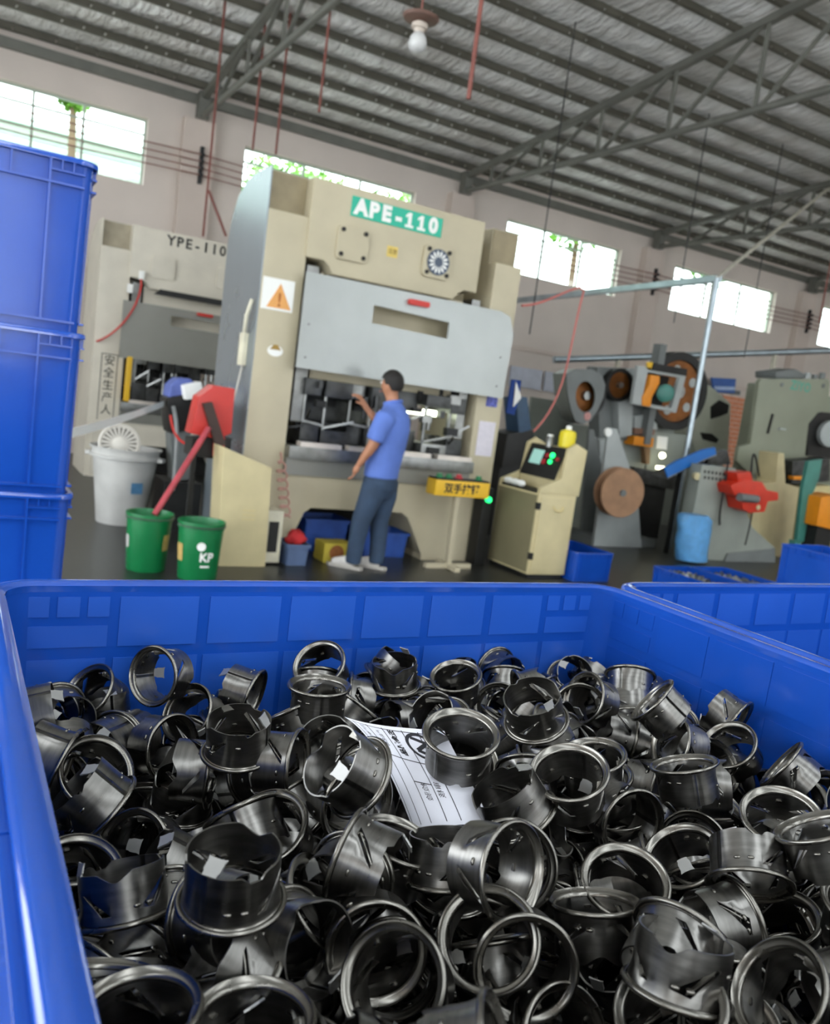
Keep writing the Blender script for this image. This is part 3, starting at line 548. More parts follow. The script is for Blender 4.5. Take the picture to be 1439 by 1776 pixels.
BAKED = "0,2344,3281,14796,22,-28,196,20;0,2780,2915,14718,6,-190,-44,-42;0,3096,3646,14802,77,-36,-32,178;0,973,2620,14746,64,8,3,-189;0,1755,3308,14596,52,-40,-142,-124;0,1509,2255,14445,87,-56,170,18;0,2021,2218,14449,120,-134,87,5;0,1239,2540,14467,143,75,86,-80;0,1989,2432,14707,82,-137,83,87;0,1606,2795,14581,96,152,6,87;0,3330,3048,14399,134,-147,21,-2;0,3842,3094,14533,3,98,-171,35;0,4163,3176,14406,134,23,126,-76;0,4519,3737,14384,9,158,-28,119;0,4846,3564,14384,32,-166,83,-68;0,3747,2408,14617,38,15,195,19;0,2098,4496,14591,1,-121,159,-3;0,1444,4033,14613,183,13,-4,-81;0,1668,3938,14476,9,108,-105,-132;0,1672,3199,14797,120,73,-63,-127;0,2465,5266,14486,39,-185,-12,-65;0,2996,5150,14478,195,1,-17,40;0,1523,5102,14276,71,-163,62,-68;0,1208,4666,14301,35,34,-151,-121;0,1326,5268,14511,75,51,144,104;0,3439,4965,14427,38,-68,184,4;0,2755,2444,14436,39,-178,80,-18;0,3348,2273,14571,16,44,72,181;0,2453,2293,14444,21,141,138,-25;0,2308,1714,14479,49,-58,184,-20;0,2785,1606,14518,57,-96,149,-72;0,1447,3414,14377,60,-132,137,-15;0,5067,3848,14516,52,-71,95,153;0,1875,5266,14359,123,-9,-130,-89;0,2023,2805,14527,34,-2,31,195;0,2467,2960,14653,186,-16,-61,-38;0,708,3955,14400,169,7,-83,-68;0,957,2538,14430,173,-54,-66,55;0,723,3169,14391,178,-42,9,81;0,1295,4261,14325,109,-128,-61,89;0,2390,1804,14633,197,-20,19,-22;0,3573,2070,14739,10,122,-150,50;0,1351,2798,14414,31,85,-162,-74;0,4197,4317,14508,68,134,91,95;0,4363,3818,14630,2,-121,130,-91;0,618,2334,14441,3,192,-55,9;0,926,2169,14450,2,113,-165,5;1,569,3424,14277,18,-55,-185,-49;1,1551,2544,14402,85,-143,-64,-91;1,3143,2200,14355,112,-103,-117,56;1,2060,2422,14261,43,140,128,-46;1,2504,1933,14545,12,163,53,-102;1,546,2657,14327,43,179,-78,0;1,1932,2315,14468,74,-167,75,-31;1,535,4285,14463,148,-7,-118,-62;1,3301,2557,14394,40,157,108,47;1,2537,3618,14331,7,-63,189,16;1,509,4611,14554,26,-118,34,-156;1,2046,2035,14243,90,-165,-62,-29;1,547,3789,14180,18,-183,74,24;1,1017,2814,14452,116,121,-25,107;1,771,3063,14139,60,-57,-162,83;1,738,4208,14373,75,-181,-38,10;1,1261,4331,14158,199,11,10,5;1,1363,3517,14372,15,88,-162,76;1,3542,2170,14246,30,-90,174,-27;1,582,3431,14060,31,-137,139,33;1,4917,3147,14416,90,94,146,-44;1,1391,1677,14631,106,-121,-117,17;1,1853,2971,14454,1,177,-89,-26;1,3314,3311,14550,27,-59,189,-13;1,935,3770,14187,53,59,159,92;1,1551,2858,14456,109,-5,-136,98;1,1778,2734,14117,24,62,160,100;1,538,3841,13907,34,-147,40,125;1,582,3381,13845,0,173,-101,0;1,2543,4414,14287,173,-40,-36,84;1,948,5377,14335,77,-136,119,-37;1,1248,2670,14227,46,6,-20,-193;1,4352,4185,14299,22,100,-82,-151;1,974,3389,14300,167,2,-100,-46;1,2159,2758,14081,3,0,0,200;1,2179,2583,14601,77,-52,158,80;1,4717,4479,14533,45,31,-186,47;1,2888,4316,14466,36,-87,-46,170;1,581,2983,14112,94,33,-169,41;1,2633,2266,14208,164,-37,-46,98;1,982,5353,14273,155,-8,-22,-124;1,921,4816,14251,146,79,-110,20;1,2852,4691,14279,87,106,-85,-118;1,574,4403,14229,24,-94,-169,-46;1,859,4043,14073,74,-120,73,121;1,3260,1700,14358,103,-73,-155,-8;1,593,4503,14027,151,33,78,-100;1,2614,2824,14127,70,-41,25,-181;1,2491,4018,14270,169,-36,26,-98;1,2238,3043,14254,89,0,0,179;1,2504,4779,14315,66,23,-187,1;1,3226,1719,14148,199,11,13,6;1,692,5011,14365,33,69,-120,141;1,2790,5247,14250,134,25,142,-36;1,2693,3016,14391,83,47,-27,173;1,1694,2514,14171,62,-151,112,-29;1,2013,4550,14429,62,140,129,-7;1,4062,3592,14206,125,-147,-21,50;1,2350,3611,14184,64,-4,-190,-3;1,1667,4139,14333,104,49,97,-131;1,3113,2699,14295,35,88,-149,-95;1,4236,5473,14309,140,140,22,-22;1,3449,3360,14385,20,165,108,23;1,4607,4344,14398,176,-61,60,39;1,1072,4947,14226,91,-149,1,-97;1,2037,4143,14431,176,64,-28,-65;1,2915,3996,14286,28,-146,-124,-51;1,4177,5340,14250,27,142,124,-63;1,3837,2970,14183,64,-171,1,-81;1,1662,3796,14239,0,-101,147,-90;1,3531,3227,14226,31,12,197,-7;1,3528,2552,14216,17,86,178,-26;1,1095,4510,13964,0,42,196,0;1,592,5375,14151,56,106,-74,142;1,926,3165,14238,110,127,-98,46;1,522,4663,13854,94,112,104,88;1,674,4696,14303,39,-22,-106,-164;1,3480,4275,14292,46,32,-185,-51;1,3063,5302,14448,154,-16,50,-116;1,3066,3558,14369,69,180,17,-53;1,4731,3655,14232,84,-177,-35,-17;1,3551,2827,14255,179,-88,-3,-15;1,1600,4361,14221,25,-135,-30,143;1,4571,4135,14230,142,-120,-46,59;1,2493,2617,14195,161,109,-44,-12;1,4885,5330,14283,85,14,-87,158;1,4444,3335,14152,16,-182,62,53;1,625,5213,14296,163,100,-2,58;1,3600,1839,14515,7,135,146,22;1,5158,5363,14253,74,62,32,172;1,4110,4913,14363,151,-8,117,-59;1,3341,3686,14472,160,-96,48,53;1,4022,2526,14425,93,-97,-137,57;1,5103,3510,14089,118,79,83,-113;1,3549,3612,14162,165,4,-4,-112;1,582,5371,13904,199,-13,-3,-18;1,3882,4981,14205,33,74,151,103;1,1766,2700,13890,0,-179,-89,0;1,2067,3699,14405,132,149,13,-16;1,3281,3230,13960,60,134,48,127;1,2690,1772,14251,54,-185,43,-30;1,5092,3215,14174,8,-128,-148,-43;1,1800,3004,14206,79,180,32,-16;1,1169,1851,14510,127,-109,-44,101;1,2225,3134,14053,0,-191,-61,0;1,3686,3947,14387,46,43,133,-136;1,3831,4225,14373,154,101,14,77;1,1632,3590,14089,176,-89,30,-12;1,2942,1985,14246,92,-138,-42,-102;1,3032,2807,14124,29,94,-50,167;1,2888,1663,14192,111,73,149,8;1,4209,4455,14416,100,-147,-12,-90;1,2883,2966,14001,127,-132,58,-54;1,2777,3349,14195,158,-28,103,60;1,1358,5062,13992,194,-33,33,-5;1,2487,5351,14314,68,177,-63,-5;1,458,2837,13987,100,-100,100,-100;1,4917,3973,14191,78,135,98,-78;1,3741,5373,14314,74,38,-20,-181;1,4150,3378,14276,174,-4,-89,-45;1,3008,3204,13949,98,152,12,-84;1,3836,4589,14304,21,-54,15,-191;1,2808,2240,14010,57,-154,-110,29;1,3615,2119,14019,33,-39,-148,125;1,3901,2078,14321,62,120,124,-80;1,3596,1891,14034,63,41,-147,113;1,2808,3847,14138,132,-76,-10,-129;1,4067,2213,14184,155,82,-38,-88;1,581,4980,14054,164,18,-112,-10;1,5029,2991,14283,67,-88,154,63;1,3609,4624,14200,43,-95,-170,16;1,2514,2386,13914,172,0,0,102;1,3860,3359,14105,41,-81,-150,96;1,4363,4636,14339,79,62,16,-172;1,4079,5315,13942,23,-13,176,91;1,5098,3749,14127,117,137,67,-55;1,1300,3073,14265,147,3,6,136;1,1971,3868,13906,114,72,135,-61;1,3079,5321,14023,38,176,75,46;1,1218,4793,13848,76,123,95,-101;1,4926,4186,14275,88,122,-54,-121;1,1627,4357,13977,200,0,0,5;1,1984,3533,14298,84,-79,-54,-154;1,3111,4920,14170,103,149,-26,-80;1,1553,5167,14070,33,-88,-165,64;1,3967,3909,13811,0,-158,-122,0;1,1867,4022,14024,17,-70,84,167;1,2977,5373,14219,102,22,147,87;1,4049,5155,14078,91,-149,-76,-60;1,3380,5384,14219,178,3,49,78;1,1054,2183,14340,144,-26,-51,126;1,1256,3799,14105,186,-72,-19,-4;1,4604,4663,14138,160,49,97,50;1,3547,3610,13922,127,30,-150,25;1,1409,2929,13988,117,-81,110,87;1,3316,5077,14166,125,101,91,-77;1,2642,4366,14128,54,76,177,1;1,2096,4361,14232,144,-124,-33,52;1,2649,2809,13886,139,0,0,-144;1,3140,4604,14154,91,52,-113,127;1,5088,4673,14371,77,-91,121,-106;1,1850,5364,14158,75,43,12,180;1,602,5221,13729,29,0,0,-198;1,812,3695,13838,7,159,-121,1;1,2175,2823,13882,0,200,8,0;1,3645,3263,13945,8,-9,-152,129;1,1566,5384,13939,47,-88,-157,-75;1,1560,4733,14134,182,29,-28,-73;1,3839,5368,14118,69,-120,-9,144;1,4772,4715,14260,61,81,44,167;1,756,4218,13791,0,15,-199,0;1,1860,3298,14200,63,62,146,-105;1,2581,1864,14081,163,68,26,91;1,3103,4363,14360,89,0,0,-179;1,3252,3915,14208,26,125,-118,-99;1,1315,3638,13935,100,-101,100,-99;1,4062,2627,14208,195,41,1,-13;1,4427,5126,14200,71,106,147,-45;1,735,4255,14031,159,-108,-31,45;1,2693,3693,14020,141,0,0,-141;1,4631,3037,13972,86,-55,-143,96;1,4729,5365,14100,50,-141,-122,51;1,4359,3816,14089,52,70,-139,-114;1,2705,3193,14535,54,156,103,-46;1,4747,2682,13894,188,0,0,68;1,5105,3581,13832,0,-85,-181,0;1,4979,2712,14418,4,-104,15,170;1,2064,3899,14349,66,81,128,-113;1,1120,3548,13942,131,-53,-130,55;1,3157,2198,14114,0,-200,-14,0;1,4239,2334,14056,121,-53,3,-151;1,2783,3689,13828,103,0,0,172;1,4066,2211,13924,181,0,0,-85;1,4185,3223,13948,89,153,-4,-93;1,2042,2242,14130,94,-13,-5,-176;1,3928,3818,14236,68,-126,123,-66;1,1950,4624,14211,87,16,-5,179;1,1599,3217,13951,129,125,84,-25;1,2089,4167,13886,5,112,104,129;1,2602,3245,13857,25,0,0,198;1,3176,3717,13823,0,199,-20,0;1,2604,3204,14105,153,107,-31,66;1,1206,4226,13882,129,153,0,0;1,1556,4688,13763,189,0,0,66;1,4494,2359,14004,48,140,60,120;1,1657,4784,13935,142,1,47,132;1,2361,4357,13874,40,-145,-47,-123;1,2897,3458,14288,103,60,-158,28;1,4136,4403,14191,171,-1,27,100;1,4528,4925,14175,148,-120,-61,-3;1,3246,4811,13848,6,-150,7,132;1,4067,2744,13979,37,-73,134,124;1,1897,4481,13890,40,-79,-121,132;1,2717,4170,13898,3,47,146,-129;1,3913,3816,14009,0,118,161,0;1,2903,2507,13994,69,-129,-82,-109;1,5234,4038,14097,46,-137,-53,127;1,2278,4664,14135,16,95,22,-174;2,645,-402,14091,0,194,-49,0;2,685,154,14055,0,199,24,0;2,613,697,14020,0,-184,-78,0;2,521,1121,14084,65,-147,40,-111;2,631,1716,14045,56,67,-137,-116;2,600,2151,13928,79,0,0,-184;2,1100,-433,14093,0,-200,-2,0;2,1107,-31,14067,0,-77,-185,0;2,1059,701,14019,0,199,23,0;2,870,1105,13996,198,0,0,-28;2,999,1841,14037,51,-140,-60,-119;2,1119,2072,14022,28,-34,-149,126;2,1453,2403,13912,152,0,0,-130;2,1202,3267,13953,98,-102,106,94;2,1124,4550,13769,0,-42,196,0;2,1179,5156,13733,195,0,0,-45;2,1494,-750,14206,102,-121,94,-79;2,1470,-267,14174,121,139,-63,45;2,1496,297,14138,129,-98,-117,12;2,1455,799,14014,0,150,-133,0;2,1786,1232,13985,0,-158,-122,0;2,1664,1620,14052,67,-131,-79,-110;2,1731,2028,13933,0,-19,199,0;2,1527,3947,13901,47,141,55,-121;2,1669,4281,13790,177,0,0,-94;2,1566,5366,13719,183,0,0,-80;2,2064,-916,14217,66,131,-78,111;2,2036,-278,14175,129,-109,-107,-2;2,2095,253,14141,92,1,153,91;2,2154,681,14021,0,-116,-163,0;2,2204,1100,13994,0,-68,-188,0;2,2282,1514,13967,0,131,151,0;2,2110,2313,13916,0,118,-162,0;2,2090,3219,13857,0,-181,-84,0;2,2055,4693,13852,110,148,-36,67;2,1916,5463,13813,138,145,0,0;2,2593,-969,14128,0,-49,-194,0;2,2688,-550,14104,80,0,0,-183;2,2656,85,14151,127,-150,28,-24;2,2466,827,14103,8,-101,-115,-129;2,2612,1115,13996,59,0,0,-191;2,2591,1483,14061,86,102,114,96;2,2456,3927,13810,0,-184,78,0;2,2586,4821,13755,195,0,0,-44;2,2631,5296,13724,132,0,0,151;2,3116,-1014,14233,63,139,-44,-122;2,3030,-326,14181,60,143,-53,-114;2,3106,194,14052,0,-193,-54,0;2,3202,609,14117,74,-125,88,106;2,3157,853,14108,93,-101,-123,-78;2,3159,1777,13952,191,0,0,-60;2,3207,2189,13926,179,0,0,-90;2,3293,2629,13986,126,-81,-130,29;2,3176,4304,13785,0,200,-7,0;2,3186,5292,13820,117,-28,-159,-21;2,3399,-962,14128,0,-193,52,0;2,3635,-446,14198,24,85,-127,-126;2,3806,-28,14163,0,-106,106,133;2,3606,712,14019,0,200,-1,0;2,3532,1165,13989,0,200,-8,0;2,3718,2680,13894,38,0,0,196;2,3508,4500,13776,144,0,0,-139;2,3476,4864,13856,59,-133,49,-129;2,3522,5193,13819,107,85,127,-72;2,4092,-973,14131,200,0,0,-5;2,4095,-483,14099,180,0,0,87;2,4059,267,14048,0,200,7,0;2,4128,682,14021,0,95,-176,0;2,4080,1111,13997,163,0,0,116;2,4162,1521,14058,102,-152,18,80;2,4294,4392,13872,98,-116,-100,84;2,4148,4868,13841,4,153,5,-129;2,4077,5321,13722,157,0,0,124;2,4471,-805,14118,0,161,-119,0;2,4609,-440,14097,190,0,0,64;2,4352,152,14147,111,131,79,67;2,4735,558,14032,172,0,0,-102;2,4632,1026,13998,0,15,-199,0;2,4659,1566,13963,0,-194,49,0;2,4810,3132,13953,126,33,-149,28;2,4561,3715,13824,0,154,128,0;2,4588,4189,13796,120,0,0,160;2,4482,4920,13748,154,0,0,-128;2,4420,5338,13810,54,-143,53,-117;2,5023,-987,14132,126,0,0,-155;2,5137,-458,14098,122,0,0,-159;2,4993,-34,14070,177,0,0,92;2,5143,502,14035,67,0,0,-188;2,5153,1203,14079,121,-62,-139,46;2,5112,1694,13955,0,-108,-168,0;2,5116,2166,13924,0,198,-30,0;2,5128,2772,13977,33,77,132,-125;2,5136,3275,13944,96,103,-113,87;2,4957,4245,13881,15,-120,95,-128;2,4829,4819,13844,91,153,0,91;2,4852,5324,13819,8,179,-15,88;2,573,-299,14279,53,0,0,-193;2,585,122,14252,199,0,0,15;2,618,704,14234,31,-180,-81,-14;2,582,1071,14320,135,41,7,141;2,520,1640,14413,105,-71,100,-117;2,641,2090,14122,1,175,96,0;2,871,2741,13979,120,-140,-60,-48;2,1092,-406,14333,88,-147,47,93;2,1123,268,14160,101,-29,57,160;2,1045,683,14265,147,116,-70,-1;2,832,1098,14243,143,-41,-107,80;2,926,1644,14078,153,92,-90,2;2,1195,2245,14148,158,-106,7,-61;2,837,3082,13869,17,0,0,-199;2,810,4872,13767,36,8,-1,197;2,1063,5329,13891,21,109,166,-10;2,1683,-1103,14243,131,-131,-54,-54;2,1549,-459,14201,18,-18,141,-139;2,1819,129,14149,128,92,122,18;2,1483,887,14202,68,0,0,-188;2,1562,1338,14070,72,-85,127,-107;2,1345,1783,14204,166,108,-19,-18;2,1554,2034,14118,31,-27,-5,196;2,1539,3439,13956,91,-39,-138,-106;2,2209,-955,14394,157,-14,77,-97;2,2245,3,14157,2,107,-109,129;2,2066,306,14376,185,-27,-17,-68;2,2224,666,14222,10,90,178,3;2,2196,1101,14214,48,37,174,-78;2,1963,1646,14168,72,19,-180,-44;2,2121,3698,13932,85,-20,-140,-113;2,2197,5326,13811,112,76,133,-64;2,2581,-1014,14333,11,77,-184,14;2,2654,-301,14182,52,138,-121,60;2,2752,257,14252,10,100,146,-92;2,2758,749,14120,61,119,-96,-114;2,2596,1131,14245,181,33,71,-33;2,2385,2026,13947,2,168,-108,-8;2,2794,4894,13848,53,-105,-144,72;2,2658,5255,13924,6,156,-124,16;2,3049,-566,14206,55,-53,134,127;2,3018,-217,14393,44,194,8,15;2,3282,-77,14162,111,148,-38,66;2,3205,623,14357,160,-11,-8,-119;2,3092,1043,14111,143,117,67,-38;2,3178,3722,14074,18,-53,-68,-179;2,3143,4270,13979,0,199,-15,0;2,3774,-671,14201,129,-9,-152,-8;2,3443,-532,14327,146,77,-66,-91;2,3658,261,14048,0,182,83,0;2,3569,742,14212,200,0,0,-13;2,3518,1156,14230,137,47,-127,54;2,3695,1635,14051,74,27,-150,106;2,3540,2496,14015,134,1,-70,131;2,3546,3077,13960,65,40,-145,114;2,3748,4251,13887,77,53,-21,176;2,3784,4999,13845,116,140,-27,78;2,3688,5281,13968,90,51,69,157;2,4073,-896,14317,49,0,-15,-193;2,4083,-452,14324,101,-159,-63,-22;2,4083,268,14290,118,-10,158,34;2,4073,653,14218,164,0,0,114;2,4349,1294,14082,191,-38,46,-10;2,4370,1937,13940,0,108,168,0;2,4012,3031,13960,8,-101,-115,-129;2,4141,4066,14065,7,-104,-150,81;2,3833,4722,13894,130,22,123,-86;2,4665,-813,14291,34,118,-155,-27;2,4740,-437,14279,169,-12,19,-104;2,4532,57,14153,74,150,26,106;2,4564,575,14193,152,24,-41,-121;2,4873,1236,14077,129,-106,110,-2;2,4648,1565,14181,26,-165,70,-84;2,4655,2208,14025,58,-133,59,124;2,4737,2717,14140,58,-76,88,152;2,4731,3666,14022,196,0,0,-39;2,4579,4129,13989,0,-79,-184,0;2,4769,4473,13866,108,-83,128,70;2,4591,5340,13952,13,77,7,184;2,5114,-818,14281,21,169,100,-32;2,5144,-495,14344,65,45,109,-148;2,5111,-243,14277,136,0,0,-147;2,5150,477,14270,83,128,-91,92;2,5053,820,14120,171,-58,26,82;2,5150,1586,14157,2,76,185,-2;2,5108,2128,14153,87,176,-35,-13;2,5119,2575,14062,47,-74,-143,-109;2,5143,3956,13823,8,144,-138,2;2,4993,4711,13944,43,86,-150,-92;2,5133,5089,13735,0,192,56,0;2,751,-233,14432,10,-43,-15,-194;2,574,156,14443,167,0,0,110;2,610,585,14404,27,-155,122,21;2,682,1013,14527,40,-79,174,-44;2,561,1376,14546,132,64,-67,118;2,568,2142,14310,1,189,-66,1;2,870,2432,13908,0,148,135,0;2,1214,-645,14384,68,80,-141,95;2,1185,-355,14550,34,191,-37,-31;2,1160,120,14349,7,-83,172,58;2,1150,654,14486,32,-37,30,-191;2,1069,1162,14326,13,-156,-70,103;2,719,1420,14065,54,-64,139,-117;2,1245,2652,13993,56,61,-134,-123;2,1184,3033,13974,109,12,-145,-82;2,849,4919,13955,5,8,-3,200;2,1008,5354,14075,6,140,-141,23;2,1699,-983,14429,11,22,-189,62;2,1786,-677,14112,119,0,0,-161;2,1815,-72,14291,2,-13,100,-173;2,1759,844,14102,89,105,111,93;2,1383,1429,14106,130,59,129,57;2,1861,1630,14407,182,21,-50,-62;2,1827,5133,13832,22,33,-162,-110;2,2335,-996,14631,41,-108,157,-43;2,2315,-572,14102,0,-183,-80,0;2,2044,432,14603,6,-82,-132,-126;2,2194,620,14450,62,141,114,-57;2,2128,1329,14333,181,51,-36,58;2,2274,1524,14183,26,-196,10,27;2,2237,3494,13930,31,37,148,125;2,2327,5079,13819,38,189,24,49;2,2201,5178,13996,22,-27,-181,-77;2,2679,-1001,14520,8,38,-196,15;2,2639,-98,14308,54,-115,-117,-100;2,2871,418,14395,43,122,-42,146;2,2872,809,14358,170,21,72,74;2,2745,1160,14400,118,65,35,144;2,2806,4380,13872,7,-9,-152,129;2,2967,4945,13925,78,-37,-175,44;2,2531,5368,14087,36,6,-16,-196;2,2944,-801,14236,57,7,142,-129;2,3039,-103,14555,185,-36,-29,-60;2,3297,225,14230,18,188,-52,-41;2,3217,650,14593,138,103,72,73;2,3374,1431,14064,118,-61,-140,-51;2,3097,4326,14168,0,195,43,0;2,3423,-959,14353,96,-108,128,-52;2,3291,-500,14468,4,93,13,-176;2,3569,-157,14403,12,48,64,183;2,3733,797,14337,147,28,80,106;2,3637,1140,14452,127,-18,38,-149;2,3831,1357,14178,64,-149,102,59;2,3612,3787,14273,74,171,46,-55;2,3785,4201,14084,79,41,-17,178;2,3480,4525,13994,22,-154,113,56;2,3996,-973,14506,1,161,114,32;2,3971,-220,14171,48,-56,142,-120;2,4214,-91,14435,104,-21,-167,27;2,4265,668,14343,66,64,31,175;2,4200,1190,14254,109,-24,-57,156;2,3853,1860,14046,101,-107,-101,90;2,4365,3435,13934,30,-149,-35,-126;2,4762,-1080,14554,23,-37,-134,-142;2,4592,-400,14438,29,184,36,64;2,4698,37,14286,78,-84,-161,32;2,4488,585,14421,107,124,51,104;2,4674,1177,14283,3,-61,-6,190;2,4802,1566,14364,184,3,77,14;2,4809,1926,14029,59,86,170,-10;2,4532,2638,14249,154,-27,-98,76;2,4446,2964,13964,109,129,-82,-69;2,5149,-703,14496,111,-148,61,46;2,5125,-384,14555,173,-37,12,93;2,5142,2,14356,41,67,147,-110;2,4804,312,14332,166,-107,20,-22;2,5079,891,14298,52,173,82,-26;2,5126,1590,14405,34,133,-26,-143;2,5139,1951,14335,36,-61,-170,-78;2,5117,2327,14210,76,178,26,-42;2,5160,4343,14179,67,38,118,-142;2,5145,4599,14050,8,-76,182,32;2,5144,5054,13931,3,149,134,-1;2,869,-173,14636,98,-98,137,47;2,789,174,14547,126,54,62,132;2,626,532,14595,197,34,1,-10;2,879,857,14569,100,129,2,115;2,879,2487,14099,192,0,0,56;2,1243,-282,14777,158,-27,-119,-17;2,1190,52,14580,25,-188,59,25;2,1056,614,14675,48,-84,175,-5;2,1179,1126,14570,131,41,95,110;2,917,1549,14341,4,-136,142,35;2,1560,-726,14541,25,194,-11,-42;2,1850,-296,14512,35,-128,6,-149;2,1687,154,14435,128,7,-67,-138;2,1839,750,14314,53,-30,48,-184;2,1346,1352,14372,37,-116,158,13;2,1653,1690,14449,144,-74,-106,50;2,1929,-991,14653,3,193,-13,-51;2,2293,-597,14334,33,-79,-151,99;2,2356,228,14425,79,87,-150,-59;2,2310,840,14472,69,161,84,-47;2,1795,1128,14310,5,-40,74,181;2,2388,3975,14016,2,6,200,-10;2,1893,4913,13941,116,113,-65,-97;2,2229,4903,14163,63,116,-109,104;2,2685,-934,14754,89,-123,78,104;2,2658,-477,14357,29,-52,-170,-87;2,2509,156,14543,31,99,6,171;2,2653,763,14484,122,77,-53,-128;2,2740,1327,14546,2,-12,-69,-187;2,2894,4619,13857,70,128,-83,108;2,2625,4834,14007,41,-174,21,-88;2,3078,-804,14522,43,-185,14,61;2,3064,-58,14750,189,-46,-6,47;2,3086,268,14467,17,181,-26,78;2,3211,322,14807,159,-67,56,-84;2,3110,1328,14075,21,-148,-24,-131;2,3347,1524,14495,59,105,-15,159;2,3440,3991,13898,3,-4,-153,129;2,3656,-988,14394,104,54,-152,-55;2,3640,-448,14637,62,125,-52,-133;2,3778,176,14326,30,123,-145,56;2,3851,826,14497,34,-137,-125,67;2,3736,1165,14622,20,124,-152,-37;2,3633,1704,14323,11,-20,-9,199;2,3953,-976,14696,4,150,129,32;2,4163,-578,14502,60,-146,101,70;2,4161,304,14513,30,-78,-178,35;2,4229,743,14538,133,-17,-35,-144;2,4027,1020,14325,36,-48,-49,185;2,4019,1805,14225,148,-35,92,-92;2,4181,4719,14039,48,-119,-146,-47;2,4434,-1058,14226,129,-152,13,-11;2,4461,-365,14599,19,49,179,-71;2,4825,33,14591,137,145,-7,-12;2,4623,319,14654,76,-7,124,137;2,4611,892,14277,41,-67,-127,-133;2,4489,1581,14355,99,86,-81,-128;2,4772,1953,14252,23,196,-8,32;2,4390,2798,14310,52,-30,157,-109;2,4759,-812,14490,28,-10,190,-55;2,4897,-269,14597,38,-91,40,169;2,5154,221,14297,117,-80,87,111;2,4961,481,14621,13,-78,116,142;2,5133,1203,14367,153,-19,7,128;2,5107,1891,14573,47,-177,78,18;2,5138,2298,14463,136,15,-8,146;2,5159,5402,14012,101,-155,70,30;2,750,-358,14769,72,3,-140,123;2,931,192,14776,53,68,179,22;2,548,428,14768,141,20,-42,134;2,479,1062,14693,16,151,-14,-130;2,504,2463,14115,80,108,91,117;2,1516,-394,14799,180,77,-41,-4;2,1161,347,14590,108,-90,83,115;2,922,526,14880,88,132,53,-110;2,1469,876,14422,4,-171,-96,39;2,963,1500,14546,77,128,-133,-8;2,1750,-672,14652,49,130,-143,-13;2,1637,-334,14493,54,63,40,178;2,1544,322,14613,133,61,-52,126;2,1710,560,14387,76,98,58,-146;2,1438,1241,14598,55,-32,189,13;2,1379,1742,14422,32,-192,-45,4;2,2091,-645,14677,122,86,-133,-8;2,2308,-369,14418,29,34,101,167;2,1826,915,14639,136,46,-134,-38;2,2395,1095,14577,10,88,-83,159;2,2133,1224,14505,56,33,52,-182;2,2230,4196,14220,107,59,146,-61;2,2860,-814,14862,15,-84,-56,-172;2,2659,-680,14518,22,56,143,-127;2,2397,400,14783,158,102,-46,-48;2,2566,518,14409,105,163,-47,-18;2,2414,4711,13999,166,58,-78,-56;2,3223,-993,14598,22,-50,45,-187;2,2722,-258,14690,113,-79,-134,54;2,2841,313,14605,8,-39,-188,-55;2,2969,210,14902,9,144,50,-129;2,2919,1289,14098,127,-30,-129,79;2,3547,1403,14568,77,9,-115,-144;2,3660,-756,14561,30,107,145,-81;2,3894,-200,14564,17,-35,152,-124;2,3752,364,14412,53,178,-66,34;2,3430,567,14528,16,113,-39,159;2,3642,523,14609,76,42,-167,-68;2,3815,-986,14859,17,-197,-2,-27;2,3910,-532,14633,159,-46,-83,76;2,4239,358,14732,165,-12,-109,25;2,4207,921,14698,163,-2,-17,-115;2,4102,1278,14510,94,-32,38,169;2,4017,1649,14402,41,-95,-162,-55;2,4088,2024,14518,56,-172,-30,79;2,4443,2152,14374,45,170,-93,-17;2,4358,-753,14557,42,42,-85,171;2,4466,-211,14736,106,154,-21,-68;2,4431,29,14619,80,-118,110,87;2,4813,993,14536,165,-5,98,-56;2,4529,1152,14455,49,122,-146,34;2,4306,1632,14392,9,-160,27,-117;2,4367,1961,14162,14,-124,132,84;2,5118,-1070,14411,104,-119,96,78;2,5251,-114,14719,122,72,-121,-72;2,5137,263,14564,7,88,-180,4;2,5219,697,14651,58,-115,-66,138;2,5135,1230,14598,126,92,122,-28;2,4853,1408,14516,48,43,-66,177;2,4792,2338,14394,102,-80,87,-125;2,5201,2688,14414,117,31,159,6;2,464,-193,14615,63,125,61,129;2,546,182,14875,179,44,-36,69;2,559,666,14874,2,-1,-182,83;2,1258,-689,14776,31,56,-187,-28;2,1117,-160,14907,61,181,-2,59;2,1380,83,14789,192,42,29,24;2,1342,647,14751,161,-42,99,-51;2,897,1398,14764,68,50,33,-178;2,1886,-620,14841,45,151,114,45;2,1578,-142,14645,146,-78,10,112;2,1751,119,14837,126,-18,-80,132;2,1498,483,14443,75,107,42,-146;2,1241,1155,14766,21,182,-79,-20;2,2348,-585,14741,35,186,27,-59;2,2144,-144,14506,150,-97,-38,-82;2,1942,201,14688,17,-140,-82,115;2,2025,843,14607,94,-101,-97,107;2,1712,1278,14443,2,-29,198,11;2,3182,-669,14755,17,-112,-152,64;2,2485,-228,14608,30,-92,173,23;2,2727,125,14724,54,19,52,-184;2,2534,555,14708,126,42,-17,-149;2,3416,-1009,14724,176,42,61,59;2,3020,-504,14569,55,-135,93,101;2,3410,168,14512,143,64,47,115;2,3171,1341,14437,44,-46,-152,113;2,3227,1104,14454,1,-35,146,-133"
RINGS = [[int(v) for v in e.split(',')] for e in BAKED.split(';')]
used = set(); rest = []; PLACED = []
rr = random.Random(4)
